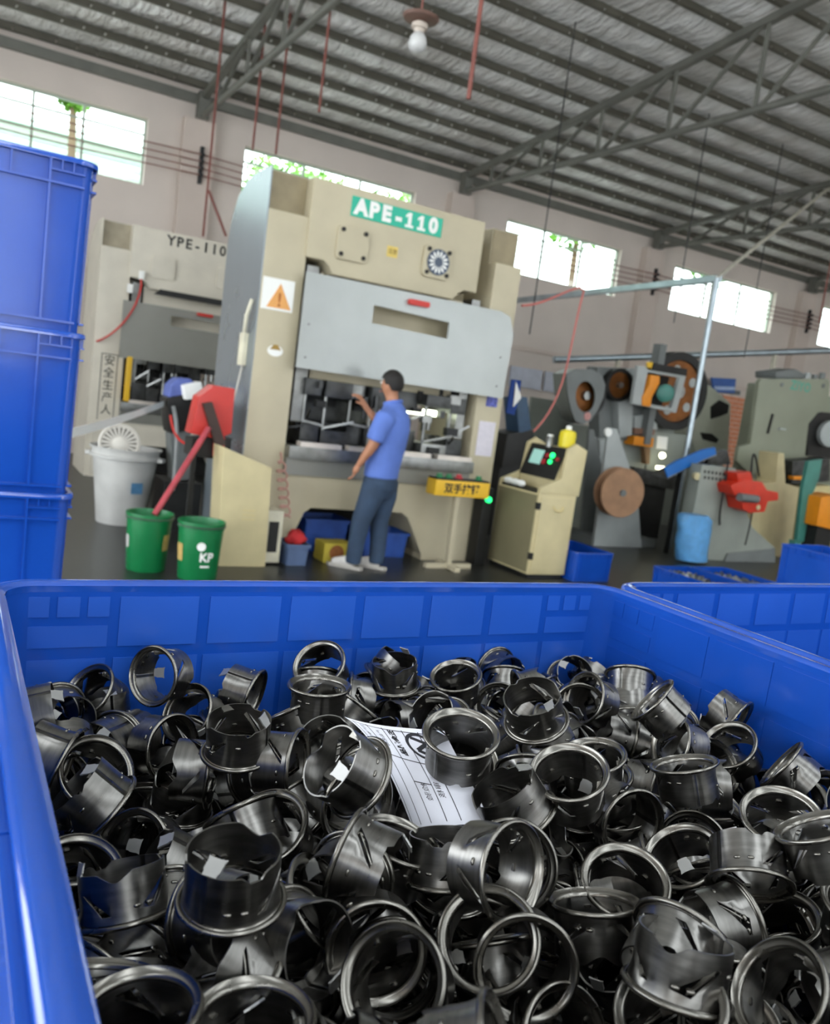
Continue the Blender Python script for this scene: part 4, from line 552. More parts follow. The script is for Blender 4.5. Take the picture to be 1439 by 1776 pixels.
for i, e in enumerate(RINGS):
    loc = V((e[1]/1e4, e[2]/1e4, e[3]/1e4)); q = Quaternion((e[4], e[5], e[6], e[7])); q.normalize()
    if e[0] == 2: rest.append((loc, q)); continue
    p = PROT[i % 4]
    o = p if p.name not in used else dup(p)
    used.add(p.name)
    o.rotation_mode = 'QUATERNION'; o.location = loc; o.rotation_quaternion = q; o.scale = (RK, RK, RK)
    o['category'] = 'metal ring'; o['group'] = 'stamped steel rings in the foreground crate'; PLACED.append((i, o, loc, q))
HERO_LABEL = {0: 'upright steel ring with bright rolled rim resting on the paper slip', 1: 'steel ring with broad bright rim right of the ring on the paper', 3: 'steel ring standing flange down with bright tab inside, lower left of the heap',
  5: 'largest steel ring facing the camera at the bottom centre', 2: 'steel ring with tab across its opening, above right of the paper slip', 9: 'side-lying steel ring with brushed wall just below the paper slip', 16: 'pale steel ring with two dimples tilted flange up near the far wall'}
cells = {}
for i, o, loc, q in PLACED:
    d = loc-EYE; z = d.dot(C_F); px, py = 719.5+FPX*d.dot(C_R)/z, 888-FPX*d.dot(C_U)/z
    r_ = min(6, max(0, int((py-1130)/95))); c_ = min(5, max(0, int(px/240)))
    cells.setdefault((r_, c_), []).append((px, py, i, o, loc, q))
ROWN = ['along the far wall', 'in the far rows', 'just behind the middle', 'across the middle', 'just before the middle', 'in the near rows', 'in the frontmost row']
COLN = ['at far left', 'at left', 'left of centre', 'right of centre', 'at right', 'at far right']
ORD = ['first', 'second', 'third', 'fourth', 'fifth', 'sixth', 'seventh', 'eighth', 'ninth', 'tenth', 'eleventh', 'twelfth', 'thirteenth', 'fourteenth']
for (r_, c_), L_ in cells.items():
    L_.sort(key=lambda e: (e[0], e[1]))
    for k, (px, py, i, o, loc, q) in enumerate(L_):
        ax = q @ V((0, 0, 1)); v = (EYE-loc).normalized(); f = ax.dot(v)
        look = 'upright steel ring' if ax.z > .85 else 'flange-up steel ring' if ax.z < -.85 else 'flange-forward steel ring' if f < -.45 else 'tab-end-forward steel ring' if f > .45 else 'side-lying steel ring'
        o['label'] = HERO_LABEL.get(i) or '%s %s %s, %s from left there' % (look, ROWN[r_], COLN[c_], ORD[min(k, 13)])
# deeper rings: only their edges show between the upper ones
bm_v, bm_f = [], []
def low_ring(loc, q):
    n = 18; o = len(bm_v); prof = [(RB-.0008, RH/2), (RB, RH/2), (RB, -.008), (RF, -RH/2), (RF-.001, -RH/2), (RB-.0008, -.0075)]
    for r, z in prof:
        for k in range(n): a = 2*PI*k/n; bm_v.append(loc+q @ V((r*math.cos(a), r*math.sin(a), z))*RK)
    m = len(prof)
    for i in range(m):
        for k in range(n): bm_f.append((o+i*n+k, o+i*n+(k+1) % n, o+((i+1) % m)*n+(k+1) % n, o+((i+1) % m)*n+k))
for loc, q in rest: low_ring(loc, q)
for e in RINGS:
    if e[0] != 2: low_ring(V((e[1]/1e4, e[2]/1e4, e[3]/1e4-.085)), Quaternion((e[4], e[5], e[6], e[7])).normalized())
org((FX, FY, RIM-CH+.01))
tag(MB().add(bm_v, bm_f).build('deeper_rings', m_ring, None, smooth=40), 'lower layers of dark steel rings under the heap in the foreground crate', 'metal rings', kind='stuff')

# ------------------------------------------------------------------ printed paper slip lying between the rings
m_paper = mat('white_paper', '#dfe0ea', .8, var=.03, scale=30)
m_ink = mat('black_ink', '#26262c', .8, var=0)
pa = [[EYE+ray(x, y)*z for x, y, z in row] for row in (
  ((597, 1243, .462), (650, 1262, .452), (712, 1262, .445), (770, 1268, .442)),
  ((640, 1268, .450), (690, 1305, .433), (735, 1320, .425), (800, 1330, .428)),
  ((682, 1340, .428), (715, 1365, .412), (770, 1372, .408), (835, 1385, .412)),
  ((718, 1445, .402), (740, 1440, .396), (790, 1425, .393), (850, 1430, .398)))]
def pt(s, t):
    def b3(c, u): return c[0]*(1-u)**3+3*c[1]*u*(1-u)**2+3*c[2]*u*u*(1-u)+c[3]*u**3
    return b3([b3(r_, s) for r_ in pa], t)
def ptn(s, t, l): 
    n = (pt(s+.01, t)-pt(s-.01, t)).cross(pt(s, t+.01)-pt(s, t-.01)).normalized()
    if n.dot(EYE-pt(s, t)) < 0: n = -n
    return pt(s, t)+n*l
ps = thing('paper_slip', 'white printed paper slip with a round logo curled between the rings', 'paper', pt(.5, .5))
n = 14; b = MB()
b.add([ptn(i/n, j/n, l) for l in (0, -.00018) for i in range(n+1) for j in range(n+1)],
      [f for k, base in ((0, 0), (1, (n+1)**2)) for i in range(n) for j in range(n) for f in [(base+i*(n+1)+j, base+(i+1)*(n+1)+j, base+(i+1)*(n+1)+j+1, base+i*(n+1)+j+1)]] +
      [(i*(n+1)+j, (i+1)*(n+1)+j, (i+1)*(n+1)+j+(n+1)**2, i*(n+1)+j+(n+1)**2) for j in (0, n) for i in range(n)] +
      [(i*(n+1)+j, i*(n+1)+j+1, i*(n+1)+j+1+(n+1)**2, i*(n+1)+j+(n+1)**2) for i in (0, n) for j in range(n)])
sheet = b.build('sheet', m_paper, ps, smooth=60)
def pline(pts, w=.0045):
    b = MB(); vs, fs = [], []
    for k, (s, t) in enumerate(pts):
        a = pts[max(0, k-1)]; c = pts[min(len(pts)-1, k+1)]; dx, dy = c[0]-a[0], c[1]-a[1]; l = math.hypot(dx, dy) or 1
        for sg in (-1, 1): vs.append(ptn(s-dy/l*w*sg, t+dx/l*w*sg, .00012))
        if k: fs.append((2*k-2, 2*k-1, 2*k+1, 2*k))
    b.add(vs, fs).build('printed_line', m_ink, sheet, smooth=0)
for s in (.20, .36, .56, .72): pline([(s, .04+.92*k/16) for k in range(17)])
pline([(.05, .04+.92*k/16) for k in range(17)])
pline([(.2+.52*k/8, .40) for k in range(9)]); pline([(.36+.2*k/6, .62) for k in range(7)]); pline([(.05+.9*k/12, .055) for k in range(13)])
def ptext(body, s, t, size, rot, bold=.0):
    vs, fs = text_geo(body, size, bold); c, sn = math.cos(rot), math.sin(rot)
    MB().add([ptn(s+c*p.x-sn*p.y, t+sn*p.x+c*p.y, .00012) for p in vs], fs).build('printed_text', m_ink, sheet, smooth=0)
ptext('检验', .47, .70, .08, PI/2); ptext('审核', .63, .66, .08, PI/2); ptext('产品名称', .29, .19, .05, PI/2); ptext('生产单位', .13, .17, .05, PI/2); ptext('五金制品', .44, .2, .075, PI/2, .004)
cl = [(.68+.13*math.cos(a), .2+.13*math.sin(a)) for a in [2*PI*k/28 for k in range(29)]]
pline(cl, .016)
pline([(.61, .11), (.75, .16)], .018); pline([(.75, .16), (.62, .25)], .018); pline([(.62, .25), (.76, .30)], .018)

# ------------------------------------------------------------------ stamping presses
m_cream = mat('cream_press_paint', '#bcb297', .42, var=.06, scale=2.5)
m_cream2 = mat('pale_press_paint', '#cfc8b8', .45, var=.06, scale=2.5)
m_sideg = mat('grey_side_plate', '#8e979d', .28, .6, var=.06, scale=1.2)
m_guard = mat('guard_aluminium', '#a6aaa8', .36, .45, var=.08, scale=1.6)
m_guard2 = mat('guard_grey', '#8f8e87', .45, .4, var=.06, scale=2)
m_teal = mat('teal_sign', '#27b394', .5, var=0)
m_white = mat('white_print', '#f0f0ec', .6, var=0)
m_black = mat('black_print_and_shade', '#1d1d1d', .6, var=0)
m_red = mat('red_plastic', '#c23028', .4, var=.05)
m_orange = mat('orange_print', '#e8962c', .5, var=0)
m_yellow = mat('yellow_paint', '#e2b32a', .45, var=.05)
m_iron = mat('machined_steel', '#8d8e8c', .35, .9, var=.2, scale=8)
m_iron2 = mat('dark_die_steel', '#4c4d4d', .4, .8, var=.3, scale=9)
m_bolt = mat('black_bolt', '#2a2826', .5, .5, var=0)
m_lampglow = mat('work_lamp_glow', '#ffffff', .5, var=0, emit='#f4ffe0', estr=6)
m_blacki0 = mat('black_shade_and_parts', '#1b1b1a', .6, var=.1)  # black for the painted shade under the bed and some die parts
def press(ox, oy, oz, main):
    body = m_cream if main else m_cream2; gm = m_guard if main else m_guard2
    B = V((ox, oy, oz)); Y = 7.4
    lab = 'large cream gantry press with the green APE-110 sign' if main else 'pale gantry press lettered YPE-110 half hidden behind the red cart'
    t = thing('stamping_press', lab, 'press', (2.4+ox, Y+oy, 0), 'gantry presses')
    def mk(mb, name, m, par=t, **k):
        for p in mb.v: p += V((ox, oy, 0))
        return mb.build(name, m, par, **k)
    def P(y): return ((0, y, 0), (1, 0, 0), (0, 0, 1))
    prof = [(Y, 0), (Y+1.15, 0), (Y+1.15, 2.95), (Y+1.08, 3.2), (Y+.93, 3.38), (Y+.7, 3.48), (Y+.5, 3.51), (Y+.14, 3.51), (Y+.14, 3.15), (Y, 3.15)]
    YZ = lambda x: ((x, 0, 0), (0, 1, 0), (0, 0, 1))
    c = mk(MB().prism(prof, YZ(2.40), .40), 'column', body, bevel=.012)
    mk(MB().prism([(a, b) for a, b in prof[:8]] + [(Y, 3.51)], YZ(2.392), .012), 'side_plate', m_sideg if main else m_cream2, c, smooth=0)
    mk(MB().prism(prof, YZ(4.86), .33), 'column', body, bevel=.012)
    for x0 in (2.41, 4.87): mk(MB().box(x0, x0+(.38 if x0 < 3 else .31), Y+.132, Y+.141, 3.16, 3.5), 'pocket_plate', mat('pocket_brown' if main else 'pocket_brown_pale', '#94876a' if main else '#a09680', .5), c, smooth=0)
    mk(MB().box(2.8, 4.9, Y+.55, Y+1.0, 2.2, 3.45), 'crown_back', body, smooth=0)
    cr = [(2.785, 2.80), (2.96, 2.80), (3.02, 2.76), (3.06, 2.69), (4.38, 2.69), (4.44, 2.76), (4.5, 2.80), (4.65, 2.80), (4.65, 3.50), (2.785, 3.50)]
    cw = mk(MB().prism(cr, P(Y+.6), .63), 'crown', body, bevel=.01)
    yf = Y-.03
    # covers with four bolts each
    for k, (x0, x1, z0, z1) in enumerate(((3.06, 3.38, 2.84, 3.15), (3.98, 4.30, 2.85, 3.16))):
        cv = mk(MB().prism(rrect(x0, x1, z0, z1, .05), P(yf), .035), 'cover_plate', body, cw, bevel=.008)
        for x in (x0+.045, x1-.045):
            for z in (z0+.045, z1-.045):
                if main: mk(MB().cyl((x, yf-.034, z), (x, yf-.05, z), .021, n=10), 'bolt', m_bolt, cv)
        if k == 1 and main:
            cx, cz = (x0+x1)/2, (z0+z1)/2
            d = mk(MB().cyl((cx, yf-.033, cz), (cx, yf-.046, cz), .125, n=32), 'dial', mat('dial_grey', '#4a5566', .4, .2), cw)
            pb = MB()
            for q in range(14):
                a = 2*PI*q/14; u = V((math.cos(a), 0, math.sin(a))); w = V((-math.sin(a), 0, math.cos(a)))
                cen = V((cx, yf-.048, cz))
                pb.add([cen+u*.045-w*.004, cen+u*.085-w*.013, cen+u*.115, cen+u*.085+w*.013, cen+u*.045+w*.004], [(0, 1, 2, 3, 4)])
            mk(pb, 'dial_marks', m_white, cw, smooth=0)
    if main:
        s = mk(MB().box(3.17, 4.15, yf-.008, yf, 3.245, 3.425), 'sign_plate', m_teal, cw, smooth=0)
        for k, ch in enumerate('APE-110'):
            x = 3.27+.132*k-(.012 if k > 3 else 0)
            if ch == '1': mk(MB().prism([(x-.045, 3.265), (x+.045, 3.265), (x+.045, 3.29), (x+.018, 3.29), (x+.018, 3.402), (x-.012, 3.402), (x-.045, 3.375), (x-.045, 3.352), (x-.018, 3.365), (x-.018, 3.29), (x-.045, 3.29)], P(yf-.008), .003), 'letter', m_white, cw, smooth=0)
            else: lettering('letter', ch, .19, (V((x, yf-.008, 3.334)), (1, 0, 0), (0, 0, 1)), m_white, cw, bold=.011)
        n_ = mk(MB().box(3.59, 3.70, yf-.006, yf, 2.96, 3.06), 'yellow_notice', mat('pale_yellow_notice', '#e0c56a', .6), cw, smooth=0)
        lettering('notice_lettering', '注意', .05, (V((3.645, yf-.006, 3.01)), (1, 0, 0), (0, 0, 1)), mat('brown_print', '#6a4b20', .7, var=0), cw)
    else:
        for k, ch in enumerate('YPE-110'): lettering('letter', ch, .19, (V((3.30+.122*k+ox, yf-.002+oy, 3.38)), (1, 0, 0), (0, 0, 1)), m_black, cw, bold=.005)
    # guard panel with viewing slot
    gy = Y-.10
    gp = [(2.775, 1.80), (5.10, 1.78), (5.12, 2.45), (5.05, 2.62), (4.93, 2.66), (2.775, 2.66)] if main else [(2.72, 1.69), (5.0, 1.69), (5.0, 2.47), (2.72, 2.47)]
    hole = [(3.48, 2.31), (4.33, 2.29), (4.33, 2.45), (3.48, 2.48)] if main else [(3.37, 2.22), (4.2, 2.22), (4.2, 2.36), (3.37, 2.36)]
    g = mk(MB().plate(gp, [hole], P(gy), .02), 'guard_panel', gm, smooth=0)
    mk(MB().prism(rrect(3.83, 4.06, 2.545, 2.60, .02) if main else rrect(3.72, 3.95, 2.42, 2.465, .02), P(gy-.018), .05), 'handle', m_red, g, bevel=.008)
    for x in (2.85, 5.0):
        for z in (1.9, 2.2):
            if main: mk(MB().cyl((x, gy-.018, z), (x, gy-.03, z), .012, n=8), 'bolt', m_iron, g)
    # slide behind the guard, dies, bolster
    mk(MB().box(3.02, 4.62, Y+.15, Y+.9, 1.72, 2.72), 'slide', body, bevel=.01)
    mk(MB().box(2.86, 2.98, Y+.1, Y+.3, 1.3, 2.75), 'gib', m_iron, smooth=0)
    mk(MB().box(4.70, 4.80, Y+.1, Y+.3, 1.3, 2.75), 'gib', m_iron, smooth=0)
    bz = 1.08
    mk(MB().box(2.80, 4.86, Y-.12, Y+1.0, bz-.12, bz), 'bolster', m_iron, bevel=.008)
    mk(MB().box(2.80, 4.86, Y-.06, Y+1.0, .80, bz-.12), 'table_edge', m_guard2, smooth=0)
    bed = [(2.45, 0), (2.88, 0), (3.05, .44), (3.12, .49), (4.12, .49), (4.2, .44), (4.42, .06), (4.42, 0), (5.15, 0), (5.15, .8), (2.45, .8)]
    mk(MB().prism(bed, P(Y+.9), .93), 'bed', body, smooth=0)
    # die set stations
    dr = random.Random(3 if main else 8)
    x = 2.95
    while x < 4.75:
        w = dr.uniform(.16, .34); w = min(w, 4.82-x)
        h1 = dr.uniform(.12, .3); y0 = Y+dr.uniform(-.02, .15)
        mk(MB().box(x, x+w-.02, y0, y0+.5, bz, bz+h1), 'lower_die', dr.choice([m_iron, m_iron2, m_iron2]), bevel=.006)
        h2 = dr.uniform(.08, .24)
        mk(MB().box(x, x+w-.03, y0, y0+.5, 1.72-h2, 1.72), 'upper_die', dr.choice([m_iron, m_iron2, m_iron2]), bevel=.006)
        mk(MB().cyl((x+.03, y0+.05, bz), (x+.03, y0+.05, 1.7), .017, n=10), 'guide_post', m_iron)
        if dr.random() < .7:
            z = bz+h1+.02; mk(MB().bar((x, y0-.02, z), (x+w*.9, y0-.1, z+dr.uniform(-.03, .16)), .03, .02), 'feed_arm', m_iron)
        x += w
    mk(MB().box(2.8, 4.86, Y+.86, Y+.93, 0, .85), 'bed_shade_sheet', m_blacki0, smooth=0)  # added black sheet, paints the shade inside the bed arch
    mk(MB().box(2.95, 4.0, Y+.8, Y+.86, 1.08, 1.7), 'rear_darkening_plate', m_iron2, smooth=0)  # added dark plate, makes the back of the die opening look shaded
    for k in range(46):
        x = dr.uniform(2.9, 4.75); z = dr.choice([dr.uniform(bz, bz+.25), dr.uniform(1.35, 1.7)]); y0 = Y+dr.uniform(-.05, .5); q = dr.random()
        mm = dr.choice([m_iron, m_iron2, m_iron2, m_blacki0, m_dark])
        if q < .5: mk(MB().box(x, x+dr.uniform(.04, .14), y0, y0+.08, z, z+dr.uniform(.03, .12)), 'die_block', mm, smooth=0)
        elif q < .8: mk(MB().bar((x, y0, z), (x+dr.uniform(-.2, .2), y0+.1, z+dr.uniform(-.15, .15)), .018, .018), 'feed_arm', mm, smooth=0)
        else: mk(MB().cyl((x, y0, z-.06), (x, y0, z+.1), .025, n=10), 'spring_post', mm)
    for k in range(4):
        x = 2.9+.5*k; mk(MB().box(x, x+.42, Y-.13, Y-.02, bz, bz+.045), 'clamp_bar', mat('pale_clamp_bar', '#d8cfc6', .4, .4), smooth=0)
    mk(MB().box(4.20, 4.55, Y+.2, Y+.4, 1.50, 1.56), 'work_lamp', m_lampglow if main else m_iron, smooth=0)
    if main:
        # stickers, notices, conduit
        wp = mk(MB().box(2.42, 2.72, Y-.008, Y+.001, 2.28, 2.56), 'warning_plate', m_white, smooth=0)
        mk(MB().prism([(2.47, 2.30), (2.70, 2.30), (2.585, 2.52)], P(Y-.008), .004), 'warning_triangle', mat('warning_orange', '#e3a35a', .5, var=0), wp, smooth=0)
        lettering('warning_mark', '!', .17, (V((2.585, Y-.013, 2.37)), (1, 0, 0), (0, 0, 1)), mat('rust_print', '#b06a2c', .6, var=0), wp, bold=.004)
        mk(MB().prism(circ(2.60, 1.92, .075, 20, .05), P(Y+.001), .005), 'oval_sticker', m_white, smooth=0)
        mk(MB().prism([(2.545, 1.93), (2.655, 1.93), (2.62, 1.975), (2.58, 1.975)], P(Y-.004), .003), 'sticker_band', mat('olive_print', '#9a7a35', .6, var=0), smooth=0)
        mk(MB().box(4.93, 5.14, Y-.006, Y+.001, 1.15, 1.52), 'notice_sheet', mat('lilac_notice', '#d9d3dc', .7, var=.04, scale=20), smooth=0)
        mk(MB().box(4.98, 5.12, Y-.006, Y+.001, 1.68, 1.86), 'blue_sticker', mat('blue_sticker', '#5a5fa8', .6, var=.5, scale=25), smooth=0)
        mk(MB().box(2.34, 2.392, 7.55, 7.68, 1.75, 2.05), 'junction_box', mat('ivory_box', '#d8d2ba', .5), bevel=.015)
        mk(MB().tube([(2.37, 7.5, 2.35), (2.34, 7.52, 2.2), (2.36, 7.6, 2.05)], .02, 8), 'conduit', mat('ivory_conduit', '#cfcab5', .5))
        mk(MB().tube(bez((2.37, 7.6, 1.75), (2.3, 7.5, 1.5), (2.3, 7.45, 1.3), (2.15, 7.6, 1.15)), .009, 6), 'cable', mat('grey_cable', '#c9c5ba', .6))
    else:
        for k, chs in enumerate('安全生产人'):
            lettering('column_lettering', chs, .15, (V((2.62+ox, Y-.004+oy, 1.62-.17*k)), (1, 0, 0), (0, 0, 1)), m_black, t)
        mk(MB().plate([(2.51, .74), (2.73, .74), (2.73, 1.72), (2.51, 1.72)], [[(2.52, .75), (2.72, .75), (2.72, 1.71), (2.52, 1.71)]], P(Y+.001), .003), 'lettering_frame', m_black, smooth=0)
        mk(MB().box(2.83, 2.90, Y-.13, Y-.05, 1.1, 1.72), 'yellow_guard_post', m_yellow, bevel=.01)
        mk(MB().box(2.90, 2.97, Y-.1, Y-.04, 2.78, 2.9), 'switch_box', m_white, bevel=.008)
        mk(MB().box(2.76, 2.83, Y-.1, Y-.04, 2.58, 2.7), 'switch_box', m_white, bevel=.008)
        mk(MB().tube(bez((2.93, Y-.1, 2.78), (2.95, Y-.2, 2.45), (2.7, Y-.15, 2.0), (2.42, Y-.05, 1.86)), .014, 6), 'red_hose', m_red)
        mk(MB().prism([(3.12, 2.62), (4.4, 2.62), (4.3, 2.70), (3.2, 2.70)], P(Y-.06), .01), 'gap_shade_strip', m_black, smooth=0)  # black strip painting the shade of the gap under the crown
    return t
press(0, 0, 0, True)
press(-.66, 4.9, 0, False)

# ------------------------------------------------------------------ worker at the press
m_skin = mat('skin', '#b07a5c', .55, var=.06, scale=8)
m_shirt = mat('blue_work_shirt', '#5c78c4', .8, var=.08, scale=5, bump=.15, bscale=9)
m_jeans = mat('dark_blue_jeans', '#33455c', .85, var=.15, scale=9, bump=.1, bscale=12)
m_hair = mat('black_hair', '#17130f', .6, var=.2, scale=60, bump=.4, bscale=120)
m_shoe = mat('white_trainer', '#d9d5cf', .6, var=.06, scale=20)
m_sole = mat('pale_sole', '#b9b4ac', .7, var=.05)
MAN = V((3.50, 6.98, 0)); FWD = V((-.66, .75, 0)).normalized(); LFT = V((-FWD.y, FWD.x, 0))
def MP(f, l, u): return MAN + FWD*f + LFT*l + V((0, 0, u))
def skin(name, m, parent, joints, edges, sub=2, root=0):
    me = bpy.data.meshes.new(name); me.from_pydata([MP(*j[:3])-ORG for j in joints], edges, [])
    o = bpy.data.objects.new(name, me); COL.objects.link(o)
    sk = o.modifiers.new('s', 'SKIN'); sk.use_smooth_shade = True; sk.branch_smoothing = .6
    for i, j in enumerate(joints):
        r = j[3]; me.skin_vertices[0].data[i].radius = r if isinstance(r, tuple) else (r, r)
        me.skin_vertices[0].data[i].use_root = (i == root)
    ss = o.modifiers.new('d', 'SUBSURF'); ss.levels = sub; ss.render_levels = sub
    dg = bpy.context.evaluated_depsgraph_get(); nm = bpy.data.meshes.new_from_object(o.evaluated_get(dg))
    o.modifiers.clear(); o.data = nm; bpy.data.meshes.remove(me); nm.name = name
    nm.materials.clear(); nm.materials.append(m)
    nm.polygons.foreach_set('use_smooth', [True]*len(nm.polygons))
    o.parent = parent; return o
pr = thing('person', 'worker in a blue short-sleeved shirt and dark jeans reaching into the press', 'person', MAN)
J = []; E_ = []
def jn(f, l, u, r, prev=None):
    J.append((f, l, u, r)); i = len(J)-1
    if prev is not None: E_.append((prev, i))
    return i
pel = jn(-.12, 0, .95, (.15, .11))
bel = jn(-.13, 0, 1.12, (.15, .11), pel)
che = jn(-.16, 0, 1.35, (.17, .11), bel)
nkb = jn(-.165, 0, 1.52, (.10, .08), che)
nk = jn(-.15, 0, 1.60, .06, nkb)
hd0 = jn(-.115, 0, 1.67, (.068, .075), nk)
hd1 = jn(-.105, 0, 1.76, (.080, .10), hd0)
hd2 = jn(-.115, 0, 1.84, (.070, .085), hd1)
nose = jn(-.005, 0, 1.735, .017, hd1)
for sg in (1, -1):
    ear = jn(-.125, sg*.085, 1.735, .018, hd1)
# near (left) arm hangs, far (right) arm raised
def hand(w, d, up, side, curl, l):
    """palm and five fingers from wrist joint w; d finger direction, side = across the palm"""
    d, up, side = V(d).normalized(), V(up).normalized(), V(side).normalized()
    f, l_, u = J[w][:3]; base = V((f, l_, u))
    pc = base+d*.045; pa = jn(*pc, (.026, .040), w)
    for k, (off, ln) in enumerate(((.030, .070), (.010, .082), (-.010, .076), (-.029, .060))):
        a = pc+d*.045+side*off; i0 = jn(*a, .0095, pa)
        dd = (d*math.cos(curl)+up*math.sin(curl)); b = a+dd*ln*.5; i1 = jn(*b, .0088, i0)
        d2 = (d*math.cos(curl*2.1)+up*math.sin(curl*2.1)); c = b+d2*ln*.5; jn(*c, .0075, i1)
    a = base+d*.022+side*.040; i0 = jn(*a, .011, w); b = a+(d*.7+side*.45+up*.35).normalized()*.035; i1 = jn(*b, .010, i0)
    jn(*(b+(d*.9+up*.4).normalized()*.03), .0085, i1)
sl = jn(-.17, .19, 1.45, .075, che); el = jn(-.105, .255, 1.19, .053, sl); wl = jn(.02, .25, .985, .036, el)
hand(wl, (.30, 0, -.95), (.95, 0, .3), (.25, -.95, .1), .35, 1)
sr = jn(-.15, -.19, 1.47, .075, che); er = jn(.03, -.20, 1.36, .046, sr); wr = jn(.17, -.10, 1.53, .031, er)
hand(wr, (.55, .25, .8), (.8, 0, -.55), (.1, .95, -.2), .45, 1)
hl = jn(-.11, .095, .88, .10, pel); kl = jn(-.02, .11, .48, .062, hl); al = jn(.03, .10, .09, .042, kl); tl = jn(.12, .11, .05, .035, al)
hr = jn(-.15, -.095, .88, .10, pel); kr = jn(-.125, -.10, .48, .062, hr); ar = jn(-.145, -.10, .09, .042, kr); tr = jn(-.06, -.11, .05, .035, ar)
body = skin('body', m_skin, pr, J, E_)
# clothes: lofted shapes fused into one surface each
def loft(b, secs, n=20):
    vs = [MP(f+rf*math.cos(2*PI*k/n), l+rl*math.sin(2*PI*k/n), u) for f, l, u, rf, rl in secs for k in range(n)]; m = len(secs)
    b.add(vs, [(i*n+k, i*n+(k+1) % n, (i+1)*n+(k+1) % n, (i+1)*n+k) for i in range(m-1) for k in range(n)] + [tuple(range(n-1, -1, -1)), tuple((m-1)*n+k for k in range(n))])
def fuse(b, name, m, parent, vox=.013):
    o = b.build(name, m, parent, smooth=0)
    r = o.modifiers.new('r', 'REMESH'); r.mode = 'VOXEL'; r.voxel_size = vox
    q = o.modifiers.new('s', 'SMOOTH'); q.iterations = 5; q.factor = .5
    nm = bpy.data.meshes.new_from_object(o.evaluated_get(bpy.context.evaluated_depsgraph_get()))
    o.modifiers.clear(); o.data = nm; nm.name = name
    if not nm.materials: nm.materials.append(m)
    nm.polygons.foreach_set('use_smooth', [True]*len(nm.polygons)); return o
b = MB()
loft(b, [(-.12, 0, .89, .158, .195), (-.125, 0, 1.0, .160, .19), (-.145, 0, 1.2, .172, .195), (-.165, 0, 1.36, .170, .21), (-.172, 0, 1.47, .145, .205), (-.170, 0, 1.53, .112, .15), (-.16, 0, 1.585, .085, .09), (-.153, 0, 1.605, .08, .08)])
b.tube([MP(-.17, .12, 1.455), MP(-.165, .2, 1.44), MP(-.14, .245, 1.33), MP(-.115, .255, 1.235)], [.1, .098, .088, .082], 14)
b.tube([MP(-.16, -.12, 1.455), MP(-.14, -.2, 1.45), MP(-.06, -.215, 1.405), MP(-.005, -.212, 1.375)], [.1, .095, .082, .076], 14)
shirt = fuse(b, 'shirt', m_shirt, pr)
col_pts = [MP(-.148+.077*math.cos(a), .074*math.sin(a), 1.595+.022*math.cos(a+PI)) for a in [2*PI*k/24 for k in range(24)]]
MB().tube(col_pts, .017, 8, closed=True).build('collar', m_shirt, shirt)
b = MB()
loft(b, [(-.125, 0, .70, .10, .13), (-.13, 0, .80, .145, .18), (-.125, 0, .9, .148, .183), (-.12, 0, .985, .142, .175)])
b.tube([MP(-.115, .09, .86), MP(-.085, .1, .7), MP(-.025, .11, .48), (MP(.0, .105, .25)), MP(.015, .10, .055)], [.125, .115, .092, .08, .077], 14)
b.tube([MP(-.14, -.09, .86), MP(-.15, -.1, .7), MP(-.125, -.10, .48), (MP(-.14, -.1, .25)), MP(-.145, -.10, .055)], [.125, .112, .09, .08, .076], 14)
fuse(b, 'trousers', m_jeans, pr)
for (f, l) in ((.035, .105), (-.13, -.105)):
    sh = skin('shoe', m_shoe, pr, [(f-.055, l, .075, (.05, .062)), (f+.02, l, .07, (.05, .062)), (f+.12, l+.01, .052, (.05, .045)), (f+.2, l+.012, .042, (.042, .032))], [(0, 1), (1, 2), (2, 3)])
    MB().prism([(f-.115, l-.04), (f-.02, l-.043), (f+.1, l-.045), (f+.2, l-.035), (f+.245, l+.01), (f+.2, l+.052), (f+.1, l+.055), (f-.02, l+.043), (f-.115, l+.04), (f-.13, l)], (MAN+V((0, 0, .0)), FWD, LFT), .028).build('sole', m_sole, sh, bevel=.006)
# hair: cap over the back and top of the skull
hv, hf = [], []
hc = MP(-.118, 0, 1.775); nu, nv = 20, 12
for i in range(nv+1):
    th = PI*.70*i/nv
    for k in range(nu):
        a = 2*PI*k/nu; f = math.sin(th)*math.cos(a)
        cut = 1.0
        lim = .42 if math.cos(a) > .35 else (.56 if math.cos(a) > -.2 else .70)
        th2 = min(th, PI*lim)
        d = V((0, 0, 0))+FWD*(math.sin(th2)*math.cos(a)*.112)+LFT*(math.sin(th2)*math.sin(a)*.095)+V((0, 0, math.cos(th2)*.122))
        hv.append(hc+d)
for i in range(nv):
    for k in range(nu): hf.append((i*nu+k, i*nu+(k+1) % nu, (i+1)*nu+(k+1) % nu, (i+1)*nu+k))
hm = MB().add(hv, hf); hm.build('hair', m_hair, pr, smooth=180, double=1e-5)
for sg in (1, -1):
    MB().lathe([(.0, -.012), (.009, -.008), (.012, 0), (.009, .008), (0, .012)], 10, MP(-.022, sg*.032, 1.765)).build('eye', m_white, pr)
MB().tube([MP(-.014, -.025, 1.685), MP(-.006, 0, 1.683), MP(-.014, .025, 1.685)], .007, 8).build('lips', mat('lip_skin', '#8c4f42', .5), pr)

